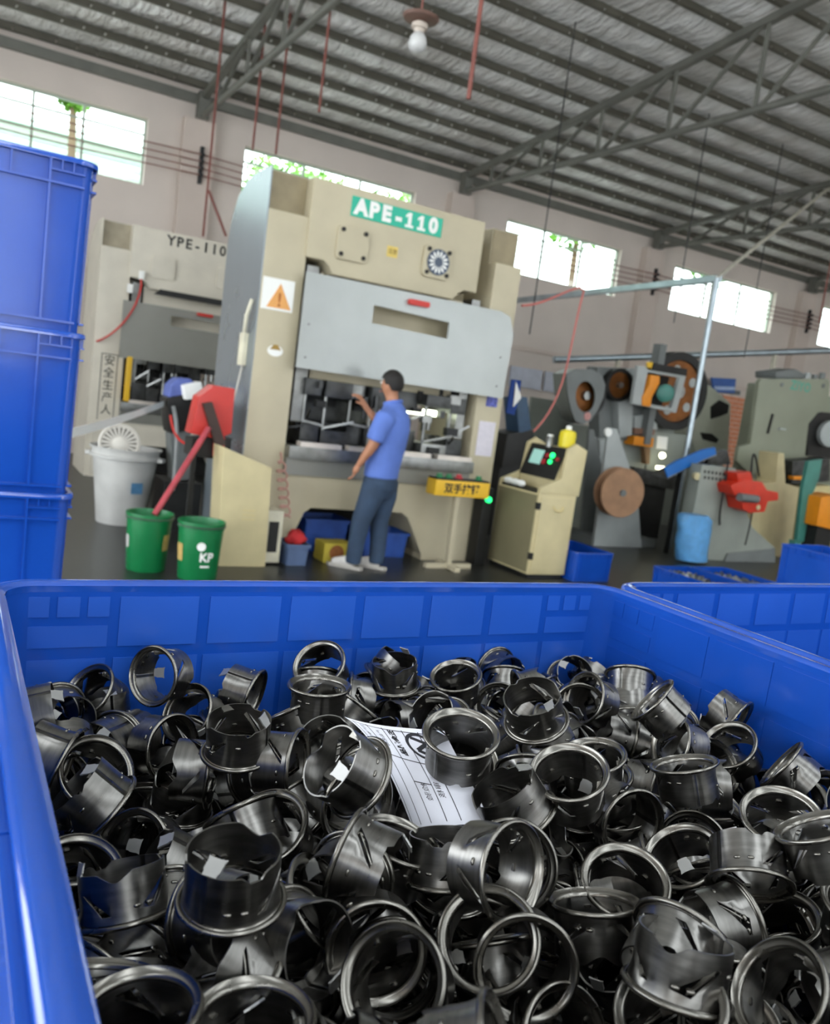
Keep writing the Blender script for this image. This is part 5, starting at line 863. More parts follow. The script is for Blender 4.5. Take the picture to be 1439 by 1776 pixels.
# ------------------------------------------------------------------ items on the shop floor
def outl(px, Y): return [(lambda p: (p.x, p.z))(atY(x, y, Y)) for x, y in px]
def slab(px, Y, depth): return MB().prism(outl(px, Y), XZ((0, Y+depth, 0)), depth)      # outline at plane Y, going back by depth
m_binw = mat('white_bin_plastic', '#b9b8b4', .5, var=.1, scale=4)
m_green = mat('green_bucket_plastic', '#13713f', .32, var=.06, scale=5)
m_label = mat('tan_label', '#b99a5b', .6, var=.1, scale=30)
m_gpaint = mat('grey_machine_paint', '#8b9088', .45, var=.08, scale=3)
m_gdark = mat('dark_grey_paint', '#6d7170', .5, var=.1, scale=3)
m_glight = mat('light_grey_paint', '#a3a8a6', .42, var=.08, scale=3)
m_zgrey = mat('olive_grey_paint', '#868a78', .45, var=.06, scale=2)
m_brown = mat('rusty_flywheel', '#7a4a1e', .5, .5, var=.25, scale=6)
m_blacki = mat('black_iron', '#232322', .5, .4, var=.2)
m_ctan = mat('cream_panel', '#c6b98f', .45, var=.07, scale=4)
m_ctan2 = mat('cream_panel_dirty', '#c9b987', .5, var=.1, scale=6)
m_screen = mat('panel_screen', '#9fc4bd', .2, var=0, emit='#8fd0c0', estr=.35)
m_gled = mat('green_lamp', '#2ee07a', .3, var=0, emit='#20e070', estr=2.5)
m_rled = mat('red_button', '#b0202c', .35, var=0)
m_orangeP = mat('orange_paint', '#e08a12', .4, var=.05)
m_tealP = mat('teal_paint', '#3f7d72', .4, var=.08)
m_hoser = mat('pink_red_hose', '#dc8078', .5, var=.05)
m_card = mat('cardboard', '#b8975c', .8, var=.1, scale=6)
m_blued = mat('dull_blue_plastic', '#2b4f9c', .5, var=.12, scale=8)
# --- green buckets
def bucket(px, py, h, label, lettered):
    p = atZ(px, py, 0); r0, r1 = .155, .185
    t = thing('green_bucket', label, 'bucket', p, 'green buckets')
    prof = [(r0-.003, 0), (r0, .004), (r1-.008, h*.88), (r1, h*.885), (r1, h*.90), (r1-.005, h*.905), (r1-.003, h*.955), (r1+.004, h*.96), (r1+.004, h), (r1-.008, h), (r1-.016, h*.9), (r0-.008, .01)]
    MB().lathe(prof, 36, p).build('bucket_body', m_green, t, smooth=40)
    MB().tube([p+V((r1*1.03*math.cos(a), r1*1.03*math.sin(a), h*.93-.04*math.sin(a*1.0 if a < PI else 0))) for a in [PI+PI*k/16 for k in range(17)]], .005, 6).build('handle', m_iron, t)
    to = math.atan2(-p.y, -p.x)
    def decal(a0, a1, z0, z1, m, nm):
        n = 6; vs = []
        for k in range(n+1):
            a = a0+(a1-a0)*k/n
            for z in (z0, z1):
                r = r0+(r1-r0)*z/h+.002; vs.append(p+V((r*math.cos(a), r*math.sin(a), z)))
        MB().add(vs, [(2*k, 2*k+2, 2*k+3, 2*k+1) for k in range(n)]).build(nm, m, t, smooth=60)
    if lettered:
        decal(to-1.35, to-.85, h*.32, h*.62, m_label, 'side_label')
        for (body, da, z, sz) in (('●', .08, h*.60, .085), ('KP', .36, h*.42, .10)):
            vs, fs = text_geo(body, sz, .003)
            b = MB(); 
            for v in vs:
                a = to+da+v.x/(r1*.95); z_ = z+v.y; r = r0+(r1-r0)*z_/h+.003; b.v.append(p+V((r*math.cos(a), r*math.sin(a), z_)))
            b.f = fs; b.build('print', m_white, t, smooth=0)
        decal(to+.1, to+.55, h*.25, h*.28, m_white, 'print_line')
    else:
        decal(to+.75, to+1.2, h*.38, h*.66, m_label, 'side_label'); decal(to-1.3, to-1.0, h*.4, h*.62, m_binw, 'side_label')
bucket(252, 986, .47, 'plain green plastic bucket with tan side label, left of the pair', False)
bucket(341, 1001, .47, 'green plastic bucket with white printing, nearer of the pair', True)
# --- white waste bin with a round fan guard on top
p = atZ(208, 905, 0); R0, R1, hb = .24, .335, .78
t = thing('waste_bin', 'large white plastic bin with tapered stained sides by the pale press', 'bin', p)
MB().lathe([(R0-.004, 0), (R0, .006), (R1-.02, hb*.86), (R1+.015, hb*.87), (R1+.015, hb*.9), (R1-.005, hb*.91), (R1, hb), (R1+.022, hb+.004), (R1+.02, hb-.012), (R1-.012, hb-.01), (R1-.03, hb*.86), (R0-.012, .02)], 40, p).build('bin_body', m_binw, t, smooth=40)
for sg in (-1, 1):
    c = p+V((sg*(R1+.03)*C_R.x, sg*(R1+.03)*C_R.y, hb*.88)); MB().obox(c, (.07, .12, .04), Matrix.Rotation(-YAW, 3, 'Z')).build('bin_handle', m_binw, t, bevel=.01)
fr = (p+V((0, 0, 0)))+(EYE-p).normalized()*0
d0 = V((-p.x, -p.y, 0)).normalized(); tg = V((-d0.y, d0.x, 0))
rr_ = (R0+R1)/2+.005
MB().prism([(-.06, -.055), (.06, -.055), (.06, .055), (-.06, .055)], (p+V((0, 0, .4))+ (d0*math.cos(.45)+tg*math.sin(.45))*(rr_+.012), (tg*math.cos(.45)-d0*math.sin(.45)), V((0, 0, 1))), .004).build('blue_sticker', mat('bin_sticker', '#4a7aa0', .5, var=.2, scale=40), t, smooth=0)
# fan guard: round grille standing in the bin
c = atY(207, 770, p.y-.05); t = thing('fan_guard', 'round white plastic fan cover with radial slots leaning on the bin', 'fan cover', c-V((0, 0, .22)))
ax = V((-.25, -1, .25)).normalized(); a_ = ax.orthogonal().normalized(); b_ = ax.cross(a_); Rg = .205
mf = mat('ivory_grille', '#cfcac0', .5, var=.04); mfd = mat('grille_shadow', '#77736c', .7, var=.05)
MB().lathe([(0, -.02), (Rg*.97, -.02), (Rg, -.01), (Rg, .02), (Rg*.9, .03), (Rg*.86, .012), (0, .012)], 40, c, ax).build('disc', mf, t, smooth=40)
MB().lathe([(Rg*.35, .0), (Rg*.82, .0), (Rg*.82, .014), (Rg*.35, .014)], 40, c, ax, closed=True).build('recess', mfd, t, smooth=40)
MB().lathe([(0, 0), (Rg*.34, 0), (Rg*.32, .035), (Rg*.15, .042), (0, .042)], 24, c, ax).build('hub', mf, t, smooth=40)
for k in range(22):
    a = 2*PI*k/22; u = a_*math.cos(a)+b_*math.sin(a)
    MB().bar(c+u*Rg*.30+ax*.02, c+u*Rg*.87+ax*.02, .016, .016, ax).build('slat', mf, t, smooth=0)
# --- red tool cart with slanted panel, dark bar and pole
Yc = 7.28
t = thing('tool_cart', 'red sheet-metal cart standing between the two gantry presses', 'cart', atY(372, 880, Yc)*V((1, 1, 0)) if False else V((atY(372, 880, Yc).x, Yc, 0)))
cb = slab([(345, 688), (372, 668), (408, 674), (402, 752), (378, 762), (330, 752)], Yc, .22); cbo = cb.build('red_panel', m_red, t, bevel=.02)
slab([(352, 700), (368, 697), (392, 772), (375, 776)], Yc-.06, .05).build('dark_bar', mat('dark_brown_bar', '#3d2c26', .5, .2), t, smooth=0)
slab([(334, 760), (402, 760), (398, 800), (330, 790)], Yc+.05, .25).build('lower_body', m_blacki, t, smooth=0)
for px in (337, 396):
    q = atY(px, 780, Yc+.1); MB().bar((q.x, Yc+.1, q.z), (q.x, Yc+.1, .06), .04, .04).build('leg', m_blacki, t, smooth=0)
    MB().cyl((q.x, Yc+.07, .06), (q.x, Yc+.13, .06), .06, n=14).build('wheel', m_blacki, t)
slab([(374, 756), (390, 758), (388, 792), (372, 792)], Yc-.02, .1).build('red_bracket', m_red, t, smooth=0)
p0, p1 = atY(362, 742, Yc-.08), atY(268, 893, 6.95)
org(p1); tag(MB().cyl(p0, p1, .026, n=12).build('red_pole', mat('red_pole_paint', '#b0404a', .4)), 'long red pole leaning from the green bucket to the red cart', 'pole')
# tangle of machine heads beside the cart
t = thing('feeder_head', 'dark strip feeder with hoses between the bin and red cart', 'feeder', V((atY(318, 740, 8.6).x, 8.6, 0)))
slab([(290, 690), (332, 682), (338, 740), (296, 752)], 8.6, .35).build('feeder_body', m_blacki, t, bevel=.02)
slab([(296, 752), (330, 745), (334, 830), (300, 835)], 8.65, .25).build('feeder_column', m_gdark, t, smooth=0)
MB().box(atY(300, 830, 8.6).x-.1, atY(330, 830, 8.6).x+.1, 8.5, 9.0, 0, .5).build('feeder_base', m_blacki, t, smooth=0)
slab([(318, 668), (350, 662), (354, 690), (322, 694)], 8.5, .2).build('white_cover', m_white, t, bevel=.02)
MB().tube(bez(atY(300, 705, 8.5), atY(312, 740, 8.4), atY(305, 800, 8.4), atY(300, 850, 8.5)), .02, 8).build('hose', mat('grey_hose', '#8d8f8e', .5), t)
MB().tube(bez(atY(296, 720, 8.5), atY(300, 775, 8.4), atY(335, 780, 8.3), atY(350, 760, 8.2)), .014, 8).build('hose', m_red, t)
org(atY(320, 700, 9.4)*V((1, 1, 0))+V((0, 0, 1.1)))
t = thing('blue_cloth_bundle', 'rounded blue cloth bundle on the feeder in front of the pale press', 'cloth', atY(318, 690, 8.62))
slab([(292, 690), (296, 668), (310, 656), (330, 656), (345, 668), (350, 690)], 8.62, .3).build('bundle', mat('slate_blue_cloth', '#5a68a8', .8, bump=.3, bscale=6), t, bevel=.04, seg=3)
# steel strip coming in from behind the crates
s0, s1 = atY(100, 757, 5.2), atY(285, 700, 8.7)
org(s0); t_ = MB()
bp = bez(s0, s0*.6+s1*.4+V((0, 0, -.03)), s0*.3+s1*.7+V((0, 0, -.01)), s1, 14)
t_.add([q+w for q in bp for w in (V((0, 0, .03)), V((0, 0, -.03)), V((.004, .004, -.03)), V((.004, .004, .03)))], [f for i in range(14) for f in [(4*i+k, 4*i+(k+1) % 4, 4*i+4+(k+1) % 4, 4*i+4+k) for k in range(4)]]+[(0, 1, 2, 3), (59, 58, 57, 56)])
tag(t_.build('steel_strip', mat('bright_strip', '#eef4f3', .3, 0, var=.02)), 'pale shiny steel strip running from the crate stack towards the pale press', 'strip')
# --- cream pedestal box with sloped top
Yb = 6.93
t = thing('pedestal_box', 'cream sheet-metal pedestal with sloped top behind the green buckets', 'cabinet', V((atY(420, 965, Yb).x, Yb, 0)))
f = outl([(388, 775), (472, 812), (462, 966), (379, 964)], Yb)
f[2] = (f[2][0], .0); f[3] = (f[3][0], .0)
MB().prism(f, XZ((0, Yb+.32, 0)), .32).build('pedestal_body', m_ctan, t, bevel=.012)
vs = [f[3][0]*(1-.5)+f[2][0]*.5, .42]
for k in range(3): MB().box(vs[0]-.05, vs[0]+.07, Yb-.004, Yb+.002, vs[1]+.04*k, vs[1]+.012+.04*k).build('vent_slot', m_ctan2, t, smooth=0)
xr = f[2][0]
MB().box(xr, xr+.16, Yb+.1, Yb+.35, 0.02, .5).build('side_box', mat('pale_box', '#c9c4ae', .5), t, bevel=.01)
MB().box(xr+.03, xr+.12, Yb+.09, Yb+.101, .12, .4).build('socket_panel', m_blacki, t, smooth=0)
# coiled pink hose on the press leg
c0, c1 = atY(486, 790, 7.3), atY(496, 900, 7.25)
pts = [c0.lerp(c1, k/60)+V((.05*math.sin(k*.75)*min(1, k/12), 0, .03*math.cos(k*.75))) for k in range(61)]
org(c1); tag(MB().tube(pts, .009, 6).build('coiled_hose', mat('dusty_pink_hose', '#b98a7e', .6)), 'thin pink coiled air hose hanging on the left leg of the lettered press', 'hose')
# --- things on the floor under the press
def tray(px0, px1, pyb, Y, d, h, m, name, label, cat):
    a = atY(px0, pyb, Y); b = atY(px1, pyb, Y); z = 0
    t = thing(name, label, cat, V(((a.x+b.x)/2, Y+d/2, 0)), 'trays under the press')
    w, l = b.x-a.x, d
    o = V(((a.x+b.x)/2, Y+d/2, 0))
    def lp(w, l, z): return [(o.x+x, o.y+y, z) for x, y in rrect(-w/2, w/2, -l/2, l/2, .02, 3)]
    loops_mesh([lp(w*.92-.02, l*.92-.02, .012), lp(w-.02, l-.02, h), lp(w, l, h), lp(w*.92, l*.92, 0)]).build('tray_body', m, t, smooth=40)
    loops_mesh([lp(w-.02, l-.02, h), lp(w+.03, l+.03, h), lp(w+.03, l+.03, h-.03), lp(w-.02, l-.02, h-.03)], ring=True).build('tray_rim', m, t, smooth=40)
    for k in range(1, 4): x = a.x+w*k/4; MB().box(x-.012, x+.012, Y+d*.02, Y+d*.02+.03, .03, h-.03).build('rib', m, t, smooth=0)
tray(525, 600, 955, 7.62, .42, .34, m_blued, 'parts_tray', 'blue plastic tray full of scrap under the press, left one', 'tray')
tray(628, 705, 960, 7.45, .42, .26, m_blued, 'parts_tray', 'low blue plastic tray under the press, right of the worker', 'tray')
tray(497, 535, 965, 7.0, .3, .2, mat('faded_blue_tray', '#55688a', .6, var=.1), 'parts_tray', 'small faded grey-blue tray at the left leg of the press', 'tray')
p = atZ(568, 966, 0)
t = thing('carton', 'yellow printed carton with a brown round mark beside the worker', 'box', p)
MB().box(p.x-.16, p.x+.14, 7.15, 7.4, 0, .19).build('carton_body', mat('yellow_carton', '#b9a63a', .7, var=.1), t, bevel=.006)
MB().prism(circ(p.x-.03, .1, .075, 20), XZ((0, 7.15, 0)), .004).build('round_mark', mat('brown_mark', '#8a5428', .7, var=.15, scale=30), t, smooth=0)
p = V((atY(512, 930, 7.12).x, 7.12, .24)); org(p)
rg = random.Random(9); b = MB(); vs = []
n = 14
for i in range(8):
    th = PI*i/7
    for k in range(n): a = 2*PI*k/n; r = .09*math.sin(th)*(1+.35*math.sin(3*a+i)); vs.append(p+V((r*math.cos(a), r*math.sin(a), .07*math.cos(th)+.02*math.sin(5*a))))
b.add(vs, [(i*n+k, i*n+(k+1) % n, (i+1)*n+(k+1) % n, (i+1)*n+k) for i in range(7) for k in range(n)])
tag(b.build('red_rag', mat('red_cloth', '#b3262a', .8), None, smooth=180, double=1e-4), 'crumpled red rag on the small tray by the press leg', 'rag')
# --- two-hand control stand
p = atZ(775, 985, 0)
t = thing('control_stand', 'yellow two-hand control box on a T-shaped floor stand', 'control stand', p)
zt = .77
q0, q1 = atY(741, 868, p.y), atY(838, 862, p.y)
MB().box(q0.x+.02, q1.x-.0, p.y-.09, p.y+.09, zt-.02, zt+.14).build('control_box', m_yellow, t, bevel=.01)
MB().box(q0.x+.03, q1.x-.01, p.y-.085, p.y+.085, zt+.139, zt+.155).build('top_plate', m_blacki, t, smooth=0)
lettering('box_lettering', '双手按钮', .105, (V(((q0.x+q1.x)/2, p.y-.09, zt+.055)), (1, 0, 0), (0, 0, 1)), m_black, t, bold=.003)
for x, m in ((q0.x+.1, m_green), (q1.x-.09, m_green), ((q0.x+q1.x)/2, m_rled), ((q0.x+q1.x)/2-.12, m_green)):
    MB().lathe([(.045, 0), (.045, .012), (.03, .022), (.028, .045), (.0, .05)], 16, V((x, p.y, zt+.15))).build('push_button', m, t)
MB().bar((p.x, p.y, .05), ((q0.x+q1.x)/2, p.y, zt-.02), .065, .05).build('post', m_cream, t, smooth=0)
MB().box(p.x-.27, p.x+.27, p.y-.03, p.y+.03, 0, .05).build('foot_bar', m_cream, t, bevel=.006)
MB().box(p.x-.03, p.x+.03, p.y-.2, p.y+.2, 0.0, .048).build('foot_bar', m_cream, t, bevel=.006)
# small dark electrics box with green indicator
c = atY(845, 867, 7.12); t = thing('indicator_box', 'dark junction box with a glowing green lamp beside the press', 'junction box', V((c.x, 7.15, 0)))
MB().box(c.x-.02, c.x+.1, 7.16, 7.34, 0, c.z+.12).build('box_body', m_blacki, t, bevel=.01)
MB().cyl((c.x+.03, 7.16, c.z), (c.x+.03, 7.125, c.z), .032, n=16).build('lamp_lens', m_gled, t)
# --- operator console
X0c, X1c, Y0c, Y1c = 5.25, 5.74, 6.62, 7.34
t = thing('operator_console', 'cream machine control cabinet with a sloped screen panel', 'cabinet', ((X0c+X1c)/2, (Y0c+Y1c)/2, 0))
mside = mat('olive_cabinet_side', '#7d765a', .5, var=.06, scale=3)
cb = MB().box(X0c, X1c, Y0c, Y1c, .04, .88).build('cabinet_body', m_ctan, t, bevel=.01)
MB().box(X0c-.006, X0c+.002, Y0c+.02, Y1c-.02, .06, .86).build('side_panel', mside, cb, smooth=0)
MB().box(X0c+.03, X1c-.03, Y0c-.012, Y0c+.001, .07, .85).build('door', m_ctan, cb, bevel=.004)
for z in (.72, .2): MB().box(X0c-.012, X0c+.03, Y0c-.02, Y0c+.02, z, z+.07).build('hinge', m_blacki, cb, smooth=0)
MB().tube(bez((X0c+.2, Y0c-.012, .76), (X0c+.2, Y0c-.05, .70), (X0c+.32, Y0c-.05, .70), (X0c+.32, Y0c-.012, .76), 10), .009, 6).build('handle', m_ctan2, cb)
MB().box(X0c+.02, X1c-.02, Y0c+.02, Y1c-.02, 0, .04).build('plinth', m_blacki, cb, smooth=0)
# head: profile in XZ, screen facing the worker (towards -X)
hp = [(X0c+.22, .88), (X1c, .88), (X1c, 1.36), (X0c+.33, 1.36), (X0c+.22, 1.02)]
MB().prism(hp, XZ((0, Y1c-.06, 0)), Y1c-Y0c-.12).build('console_head', m_ctan, t, bevel=.01)
for yy in (Y0c, Y1c-.04): MB().prism([(X0c, .88), (X1c+.03, .88), (X1c+.05, 1.36), (X1c-.10, 1.42), (X1c-.20, 1.36), (X1c-.23, 1.05), (X0c+.01, .94)], XZ((0, yy+.04, 0)), .04).build('cheek', m_ctan, t, bevel=.006)
su = V((0, -1, 0)); sv = V((.11, 0, .34)).normalized(); nrm = su.cross(sv).normalized()
if nrm.x > 0: nrm = -nrm
frp = (V((X0c+.215, Y1c-.07, 1.02)), su, sv)
def pbox(a0, a1, b0, b1, d0, d1): 
    b = MB(); b.add([frp[0]+su*a+sv*c+nrm*d for a in (a0, a1) for c in (b0, b1) for d in (d0, d1)], [(0,1,3,2),(4,6,7,5),(0,4,5,1),(2,3,7,6),(0,2,6,4),(1,5,7,3)]); return b
pn = pbox(0, .59, 0, .35, -.004, .012).build('control_panel', m_blacki, t, smooth=0)
pbox(.08, .27, .13, .29, .012, .016).build('screen', m_screen, pn, smooth=0)
for a, b, m, r in ((.43, .25, m_gled, .03), (.43, .18, m_gled, .024), (.35, .24, m_rled, .025), (.33, .17, m_rled, .03), (.53, .22, m_rled, .02)):
    q = frp[0]+su*a+sv*b+nrm*.01; MB().cyl(q, q+nrm*.02, r, n=14).build('push_button', m, pn)
MB().box(X0c+.005, X0c+.22, Y0c+.05, Y1c-.05, .88, .9).build('desk_shelf', m_blacki, t, smooth=0)
org((X0c+.05, 7.1, .93))
# white wipes on the ledge
t = thing('white_rag', 'bright white crumpled rag on the ledge of the control cabinet', 'rag', (X0c+.02, 7.15, .93))
for (y, r) in ((7.2, .05), (7.08, .06), (6.98, .045)):
    b = MB(); vs = []; n = 12
    for i in range(6):
        th = PI*i/5
        for k in range(n): a = 2*PI*k/n; q = r*math.sin(th)*(1+.25*math.sin(3*a+y*9)); vs.append(V((X0c+.03+q*math.cos(a)*.8, y+q*math.sin(a)*1.3, .935+.035*math.cos(th))))
    b.add(vs, [(i*n+k, i*n+(k+1) % n, (i+1)*n+(k+1) % n, (i+1)*n+k) for i in range(5) for k in range(n)]).build('fold', m_white, t, smooth=180, double=1e-4)
# yellow bottle lying on the console
c = V((X0c+.40, 6.80, 1.36)); t = thing('yellow_bottle', 'yellow plastic bottle standing on top of the control cabinet', 'bottle', c)
MB().lathe([(.07, 0), (.085, .01), (.088, .14), (.078, .175), (.03, .19), (.026, .195)], 24, c).build('bottle_body', mat('bright_yellow_plastic', '#e2cf1c', .35, var=.04), t)
MB().lathe([(.03, .193), (.03, .225), (.024, .232)], 18, c).build('cap', m_white, t)
t = thing('clear_jar', 'small clear jar with metal bits on the control cabinet', 'jar', c+V((-.08, .18, -.02)))
MB().lathe([(.04, 0), (.042, .1), (.03, .115)], 18, c+V((-.08, .18, -.02))).build('jar_body', m_iron, t)
MB().lathe([(.034, .115), (.034, .135)], 18, c+V((-.08, .18, -.02))).build('lid', m_white, t)

# ------------------------------------------------------------------ punch presses and feeders on the right
def disc(c, ax, r, w, m, name, par, hub=None, n=40):
    return MB().lathe([(0, 0), (r, 0), (r, w), (0, w)], n, c, ax).build(name, m, par, smooth=40)
def wheel(c, ax, r, w, par, m=None, rim=None, spokes=4, name='flywheel'):
    """flywheel: dark rim, brown web, light holes, hub; c front centre, ax towards the viewer"""
    ax = V(ax).normalized(); c = V(c)
    f = MB().lathe([(r*.78, -w), (r, -w), (r, 0), (r*.80, .0), (r*.78, -.02)], 44, c, ax, closed=True).build(name, rim or m_blacki, par, smooth=40)
    MB().lathe([(0, -w*.8), (r*.79, -w*.8), (r*.79, -.03), (0, -.03)], 44, c, ax).build('web', m or m_brown, f, smooth=40)
    MB().lathe([(0, -.04), (r*.2, -.04), (r*.18, .03), (0, .03)], 20, c, ax).build('hub', m_iron, f, smooth=40)
    a_ = ax.orthogonal().normalized(); b_ = ax.cross(a_)
    for k in range(spokes):
        a = 2*PI*(k+.3)/spokes; q = c+(a_*math.cos(a)+b_*math.sin(a))*r*.55
        MB().lathe([(0, -.031), (r*.12, -.031), (r*.12, -.022), (0, -.022)], 14, q, ax).build('lightening_hole', m_glight, f, smooth=40)
    return f
TOC = (V((-.45, -.89, 0)))      # facing the camera side, a little to the left
# --- punch press with teardrop guard
t = thing('punch_press', 'dark grey punch press with a teardrop flywheel guard beyond the console', 'press', V((7.6, 9.3, 0)), 'punch presses')
Yp = 9.0
tear = [(982, 648), (1000, 640), (1025, 640), (1043, 650), (1050, 668), (1046, 690), (1036, 712), (1024, 730), (1010, 736), (998, 730), (990, 710), (984, 680)]
hole = [(1022+16*math.cos(a)-4*math.sin(a)*.3, 688+26*math.sin(a)) for a in [2*PI*k/20 for k in range(20)]]
hole = [(1015+17*math.cos(2*PI*k/20), 688+27*math.sin(2*PI*k/20)) for k in range(20)]
MB().plate(outl(tear, Yp), [outl(hole, Yp)], XZ((0, Yp+.02, 0)), .02).build('flywheel_guard', m_gdark, t, smooth=0)
sk = outl(tear, Yp); n = len(sk)
MB().add([(x, Yp+.02, z) for x, z in sk]+[(x+.1, Yp+.42, z) for x, z in sk], [(i, (i+1) % n, n+(i+1) % n, n+i) for i in range(n)]).build('guard_shroud', m_gpaint, t, smooth=60)
c = atY(1017, 686, Yp+.12); wheel(c, (-.1, -1, 0), .33, .12, t, spokes=0)
pc = atY(1018, 722, Yp); MB().prism(circ(pc.x, pc.z, .06, 14), XZ((0, Yp, 0)), .006).build('red_logo', mat('faded_red_mark', '#c08a84', .6, var=.3, scale=40), t, smooth=0)
slab([(1036, 636), (1125, 640), (1118, 760), (1040, 770)], Yp+.45, .25).build('frame_head', m_gdark, t, bevel=.03)
x0 = atY(1045, 800, 9.5).x; x1 = atY(1120, 800, 9.5).x
MB().box(x0, x1, 9.5, 10.4, 0, 1.6).build('frame', m_gpaint, t, bevel=.03)
slab([(1040, 762), (1060, 760), (1060, 800), (1040, 805)], 9.3, .25).build('ram', m_glight, t, bevel=.01)
c = atY(1075, 668, Yp+.3); wheel(c, (-.1, -1, 0), .24, .14, t, spokes=0, name='pulley')
c2 = atY(1092, 668, Yp+.42); disc(c2, (-.1, -1, 0), .25, .05, m_glight, 'pulley_cover', t)
b0 = atY(1116, 770, 9.35); b1 = atY(1120, 592, 9.35)
MB().bar((b0.x, 9.35, b0.z), (b0.x, 9.35, b1.z), .16, .12).build('motor_post', m_gdark, t, smooth=0)
slab([(1072, 695), (1098, 690), (1096, 755), (1074, 760)], 9.3, .2).build('slide_cover', m_glight, t, bevel=.02)
# --- decoiler stand with wooden spool
t = thing('decoiler', 'grey triangular decoiler stand carrying a brown wire spool', 'decoiler', V((8.1, 8.35, 0)))
Yd = 8.35
f1 = outl([(1056, 742), (1070, 744), (1105, 850), (1112, 956), (1028, 954)], Yd+.12); f1[3] = (f1[3][0], 0); f1[4] = (f1[4][0], 0)
MB().prism(f1, XZ((0, Yd+.17, 0)), .05).build('stand_plate', m_glight, t, bevel=.008)
f2 = outl([(1022, 745), (1030, 745), (1050, 840), (1052, 950), (1005, 950)], Yd+.6); f2[3] = (f2[3][0], 0); f2[4] = (f2[4][0], 0)
MB().prism(f2, XZ((0, Yd+.65, 0)), .05).build('stand_plate', m_gdark, t, bevel=.008)
MB().box(f1[4][0], f1[3][0]+.3, Yd+.17, Yd+.6, .0, .12).build('base', m_gdark, t, smooth=0)
c = atY(1062, 751, Yd); MB().lathe([(0, 0), (.06, 0), (.055, .03), (0, .035)], 20, c+V((0, .1, 0)), (-.1, -1, .1)).build('white_knob', m_white, t)
ax = V((-.18, -.98, 0)).normalized()
c = atY(1079, 855, Yd-.25); mw = mat('brown_spool_board', '#a07a5c', .7, var=.12, scale=7)
for q in (0, -.17):
    MB().lathe([(.045, q-.012), (.325, q-.012), (.33, q), (.325, q+.012), (.045, q+.012)], 40, c, ax, closed=True).build('spool_flange', mw, t, smooth=40)
MB().lathe([(.04, -.17), (.2, -.17), (.2, 0), (.04, 0)], 32, c, ax, closed=True).build('spool_core', mat('dark_coil', '#3a2f29', .6), t, smooth=40)
MB().cyl(c-ax*.6, c+ax*.03, .045, n=16).build('spindle', m_gdark, t)
# --- large flywheel press with orange guard window
t = thing('flywheel_press', 'grey punch press with a big brown flywheel and orange arm guard', 'press', V((9.6, 9.6, 0)), 'punch presses')
Yq = 9.35
c = atY(1176, 679, Yq); wheel(c, (-.05, -1, 0), .60, .22, t, spokes=5)
disc(c+V((.2, .5, 0)), (-.05, -1, 0), .58, .15, m_glight, 'rear_cover', t)
gx = outl([(1106, 634), (1190, 650), (1172, 716), (1096, 700)], Yq-.42); hx = outl([(1123, 645), (1178, 655), (1164, 708), (1112, 698)], Yq-.42)
g = MB().plate(gx, [hx], XZ((0, Yq-.36, 0)), .06).build('guard_frame', m_glight, t, smooth=0)
MB().prism(hx, XZ((0, Yq-.2, 0)), .02).build('guard_back', m_blacki, g, smooth=0)
hd = outl([(1134, 630), (1192, 640), (1190, 652), (1130, 642)], Yq-.44)
MB().prism(hd, XZ((0, Yq-.40, 0)), .04).build('guard_header', m_blacki, g, smooth=0)
arm = outl([(1130, 650), (1146, 652), (1146, 664), (1132, 690), (1130, 706), (1116, 704), (1116, 688), (1128, 668)], Yq-.46)
MB().prism(arm, XZ((0, Yq-.34, 0)), .10).build('orange_arm', m_orangeP, g, bevel=.015)
tc = atY(1152, 682, Yq-.38); MB().lathe([(0, 0), (.13, 0), (.13, .05), (.09, .07), (0, .07)], 28, tc, (-.42, -.9, 0)).build('teal_pulley', m_tealP, g, smooth=40)
yq = outl([(1122, 628), (1132, 628), (1132, 642), (1122, 642)], Yq-.42); MB().prism(yq, XZ((0, Yq-.4, 0)), .02).build('yellow_tag', m_yellow, g, smooth=0)
xa = atY(1132, 740, 9.7).x; xb = atY(1175, 740, 9.7).x
MB().box(xa, xb, 9.75, 10.6, 0, 2.4).build('frame', m_gpaint, t, bevel=.03)
slab([(1100, 722), (1140, 716), (1140, 745), (1100, 750)], 9.4, .35).build('ram', m_glight, t, bevel=.01)
slab([(1100, 742), (1136, 745), (1134, 755), (1100, 752)], 9.35, .2).build('brown_block', mat('brown_block', '#7d5a48', .6), t, smooth=0)
slab([(1100, 756), (1134, 760), (1132, 776), (1098, 772)], 9.3, .2).build('orange_block', m_orangeP, t, smooth=0)
slab([(1118, 776), (1128, 776), (1126, 805), (1120, 805)], 9.35, .1).build('brown_stem', mat('brown_stem', '#8a6a48', .6), t, smooth=0)
slab([(1128, 745), (1192, 755), (1182, 830), (1120, 815)], 9.5, .4).build('die_cover', m_gpaint, t, bevel=.02)
slab([(1140, 756), (1158, 758), (1156, 780), (1138, 778)], 9.49, .012).build('notice_sheet', m_white, t, smooth=0)
c = atY(1148, 790, 9.3); MB().lathe([(0, 0), (.05, 0), (.045, .03), (0, .035)], 16, c, (-.4, -.9, .1)).build('work_lamp', mat('lamp_glow_warm', '#fffbe0', .4, var=0, emit='#fffbd8', estr=5), t)
c = atY(1150, 812, 9.25); MB().obox(c, (.22, .1, .05)).build('work_lamp', MATS['lamp_glow_warm'], t, smooth=0)
slab([(1100, 810), (1175, 825), (1168, 850), (1095, 835)], 9.2, .5).build('die_table', m_iron2, t, bevel=.01)
xq = atY(1135, 850, 9.3); MB().box(xq.x-.35, xq.x+.25, 9.3, 10.2, 0, .95).build('pedestal', m_blacki, t, bevel=.02)
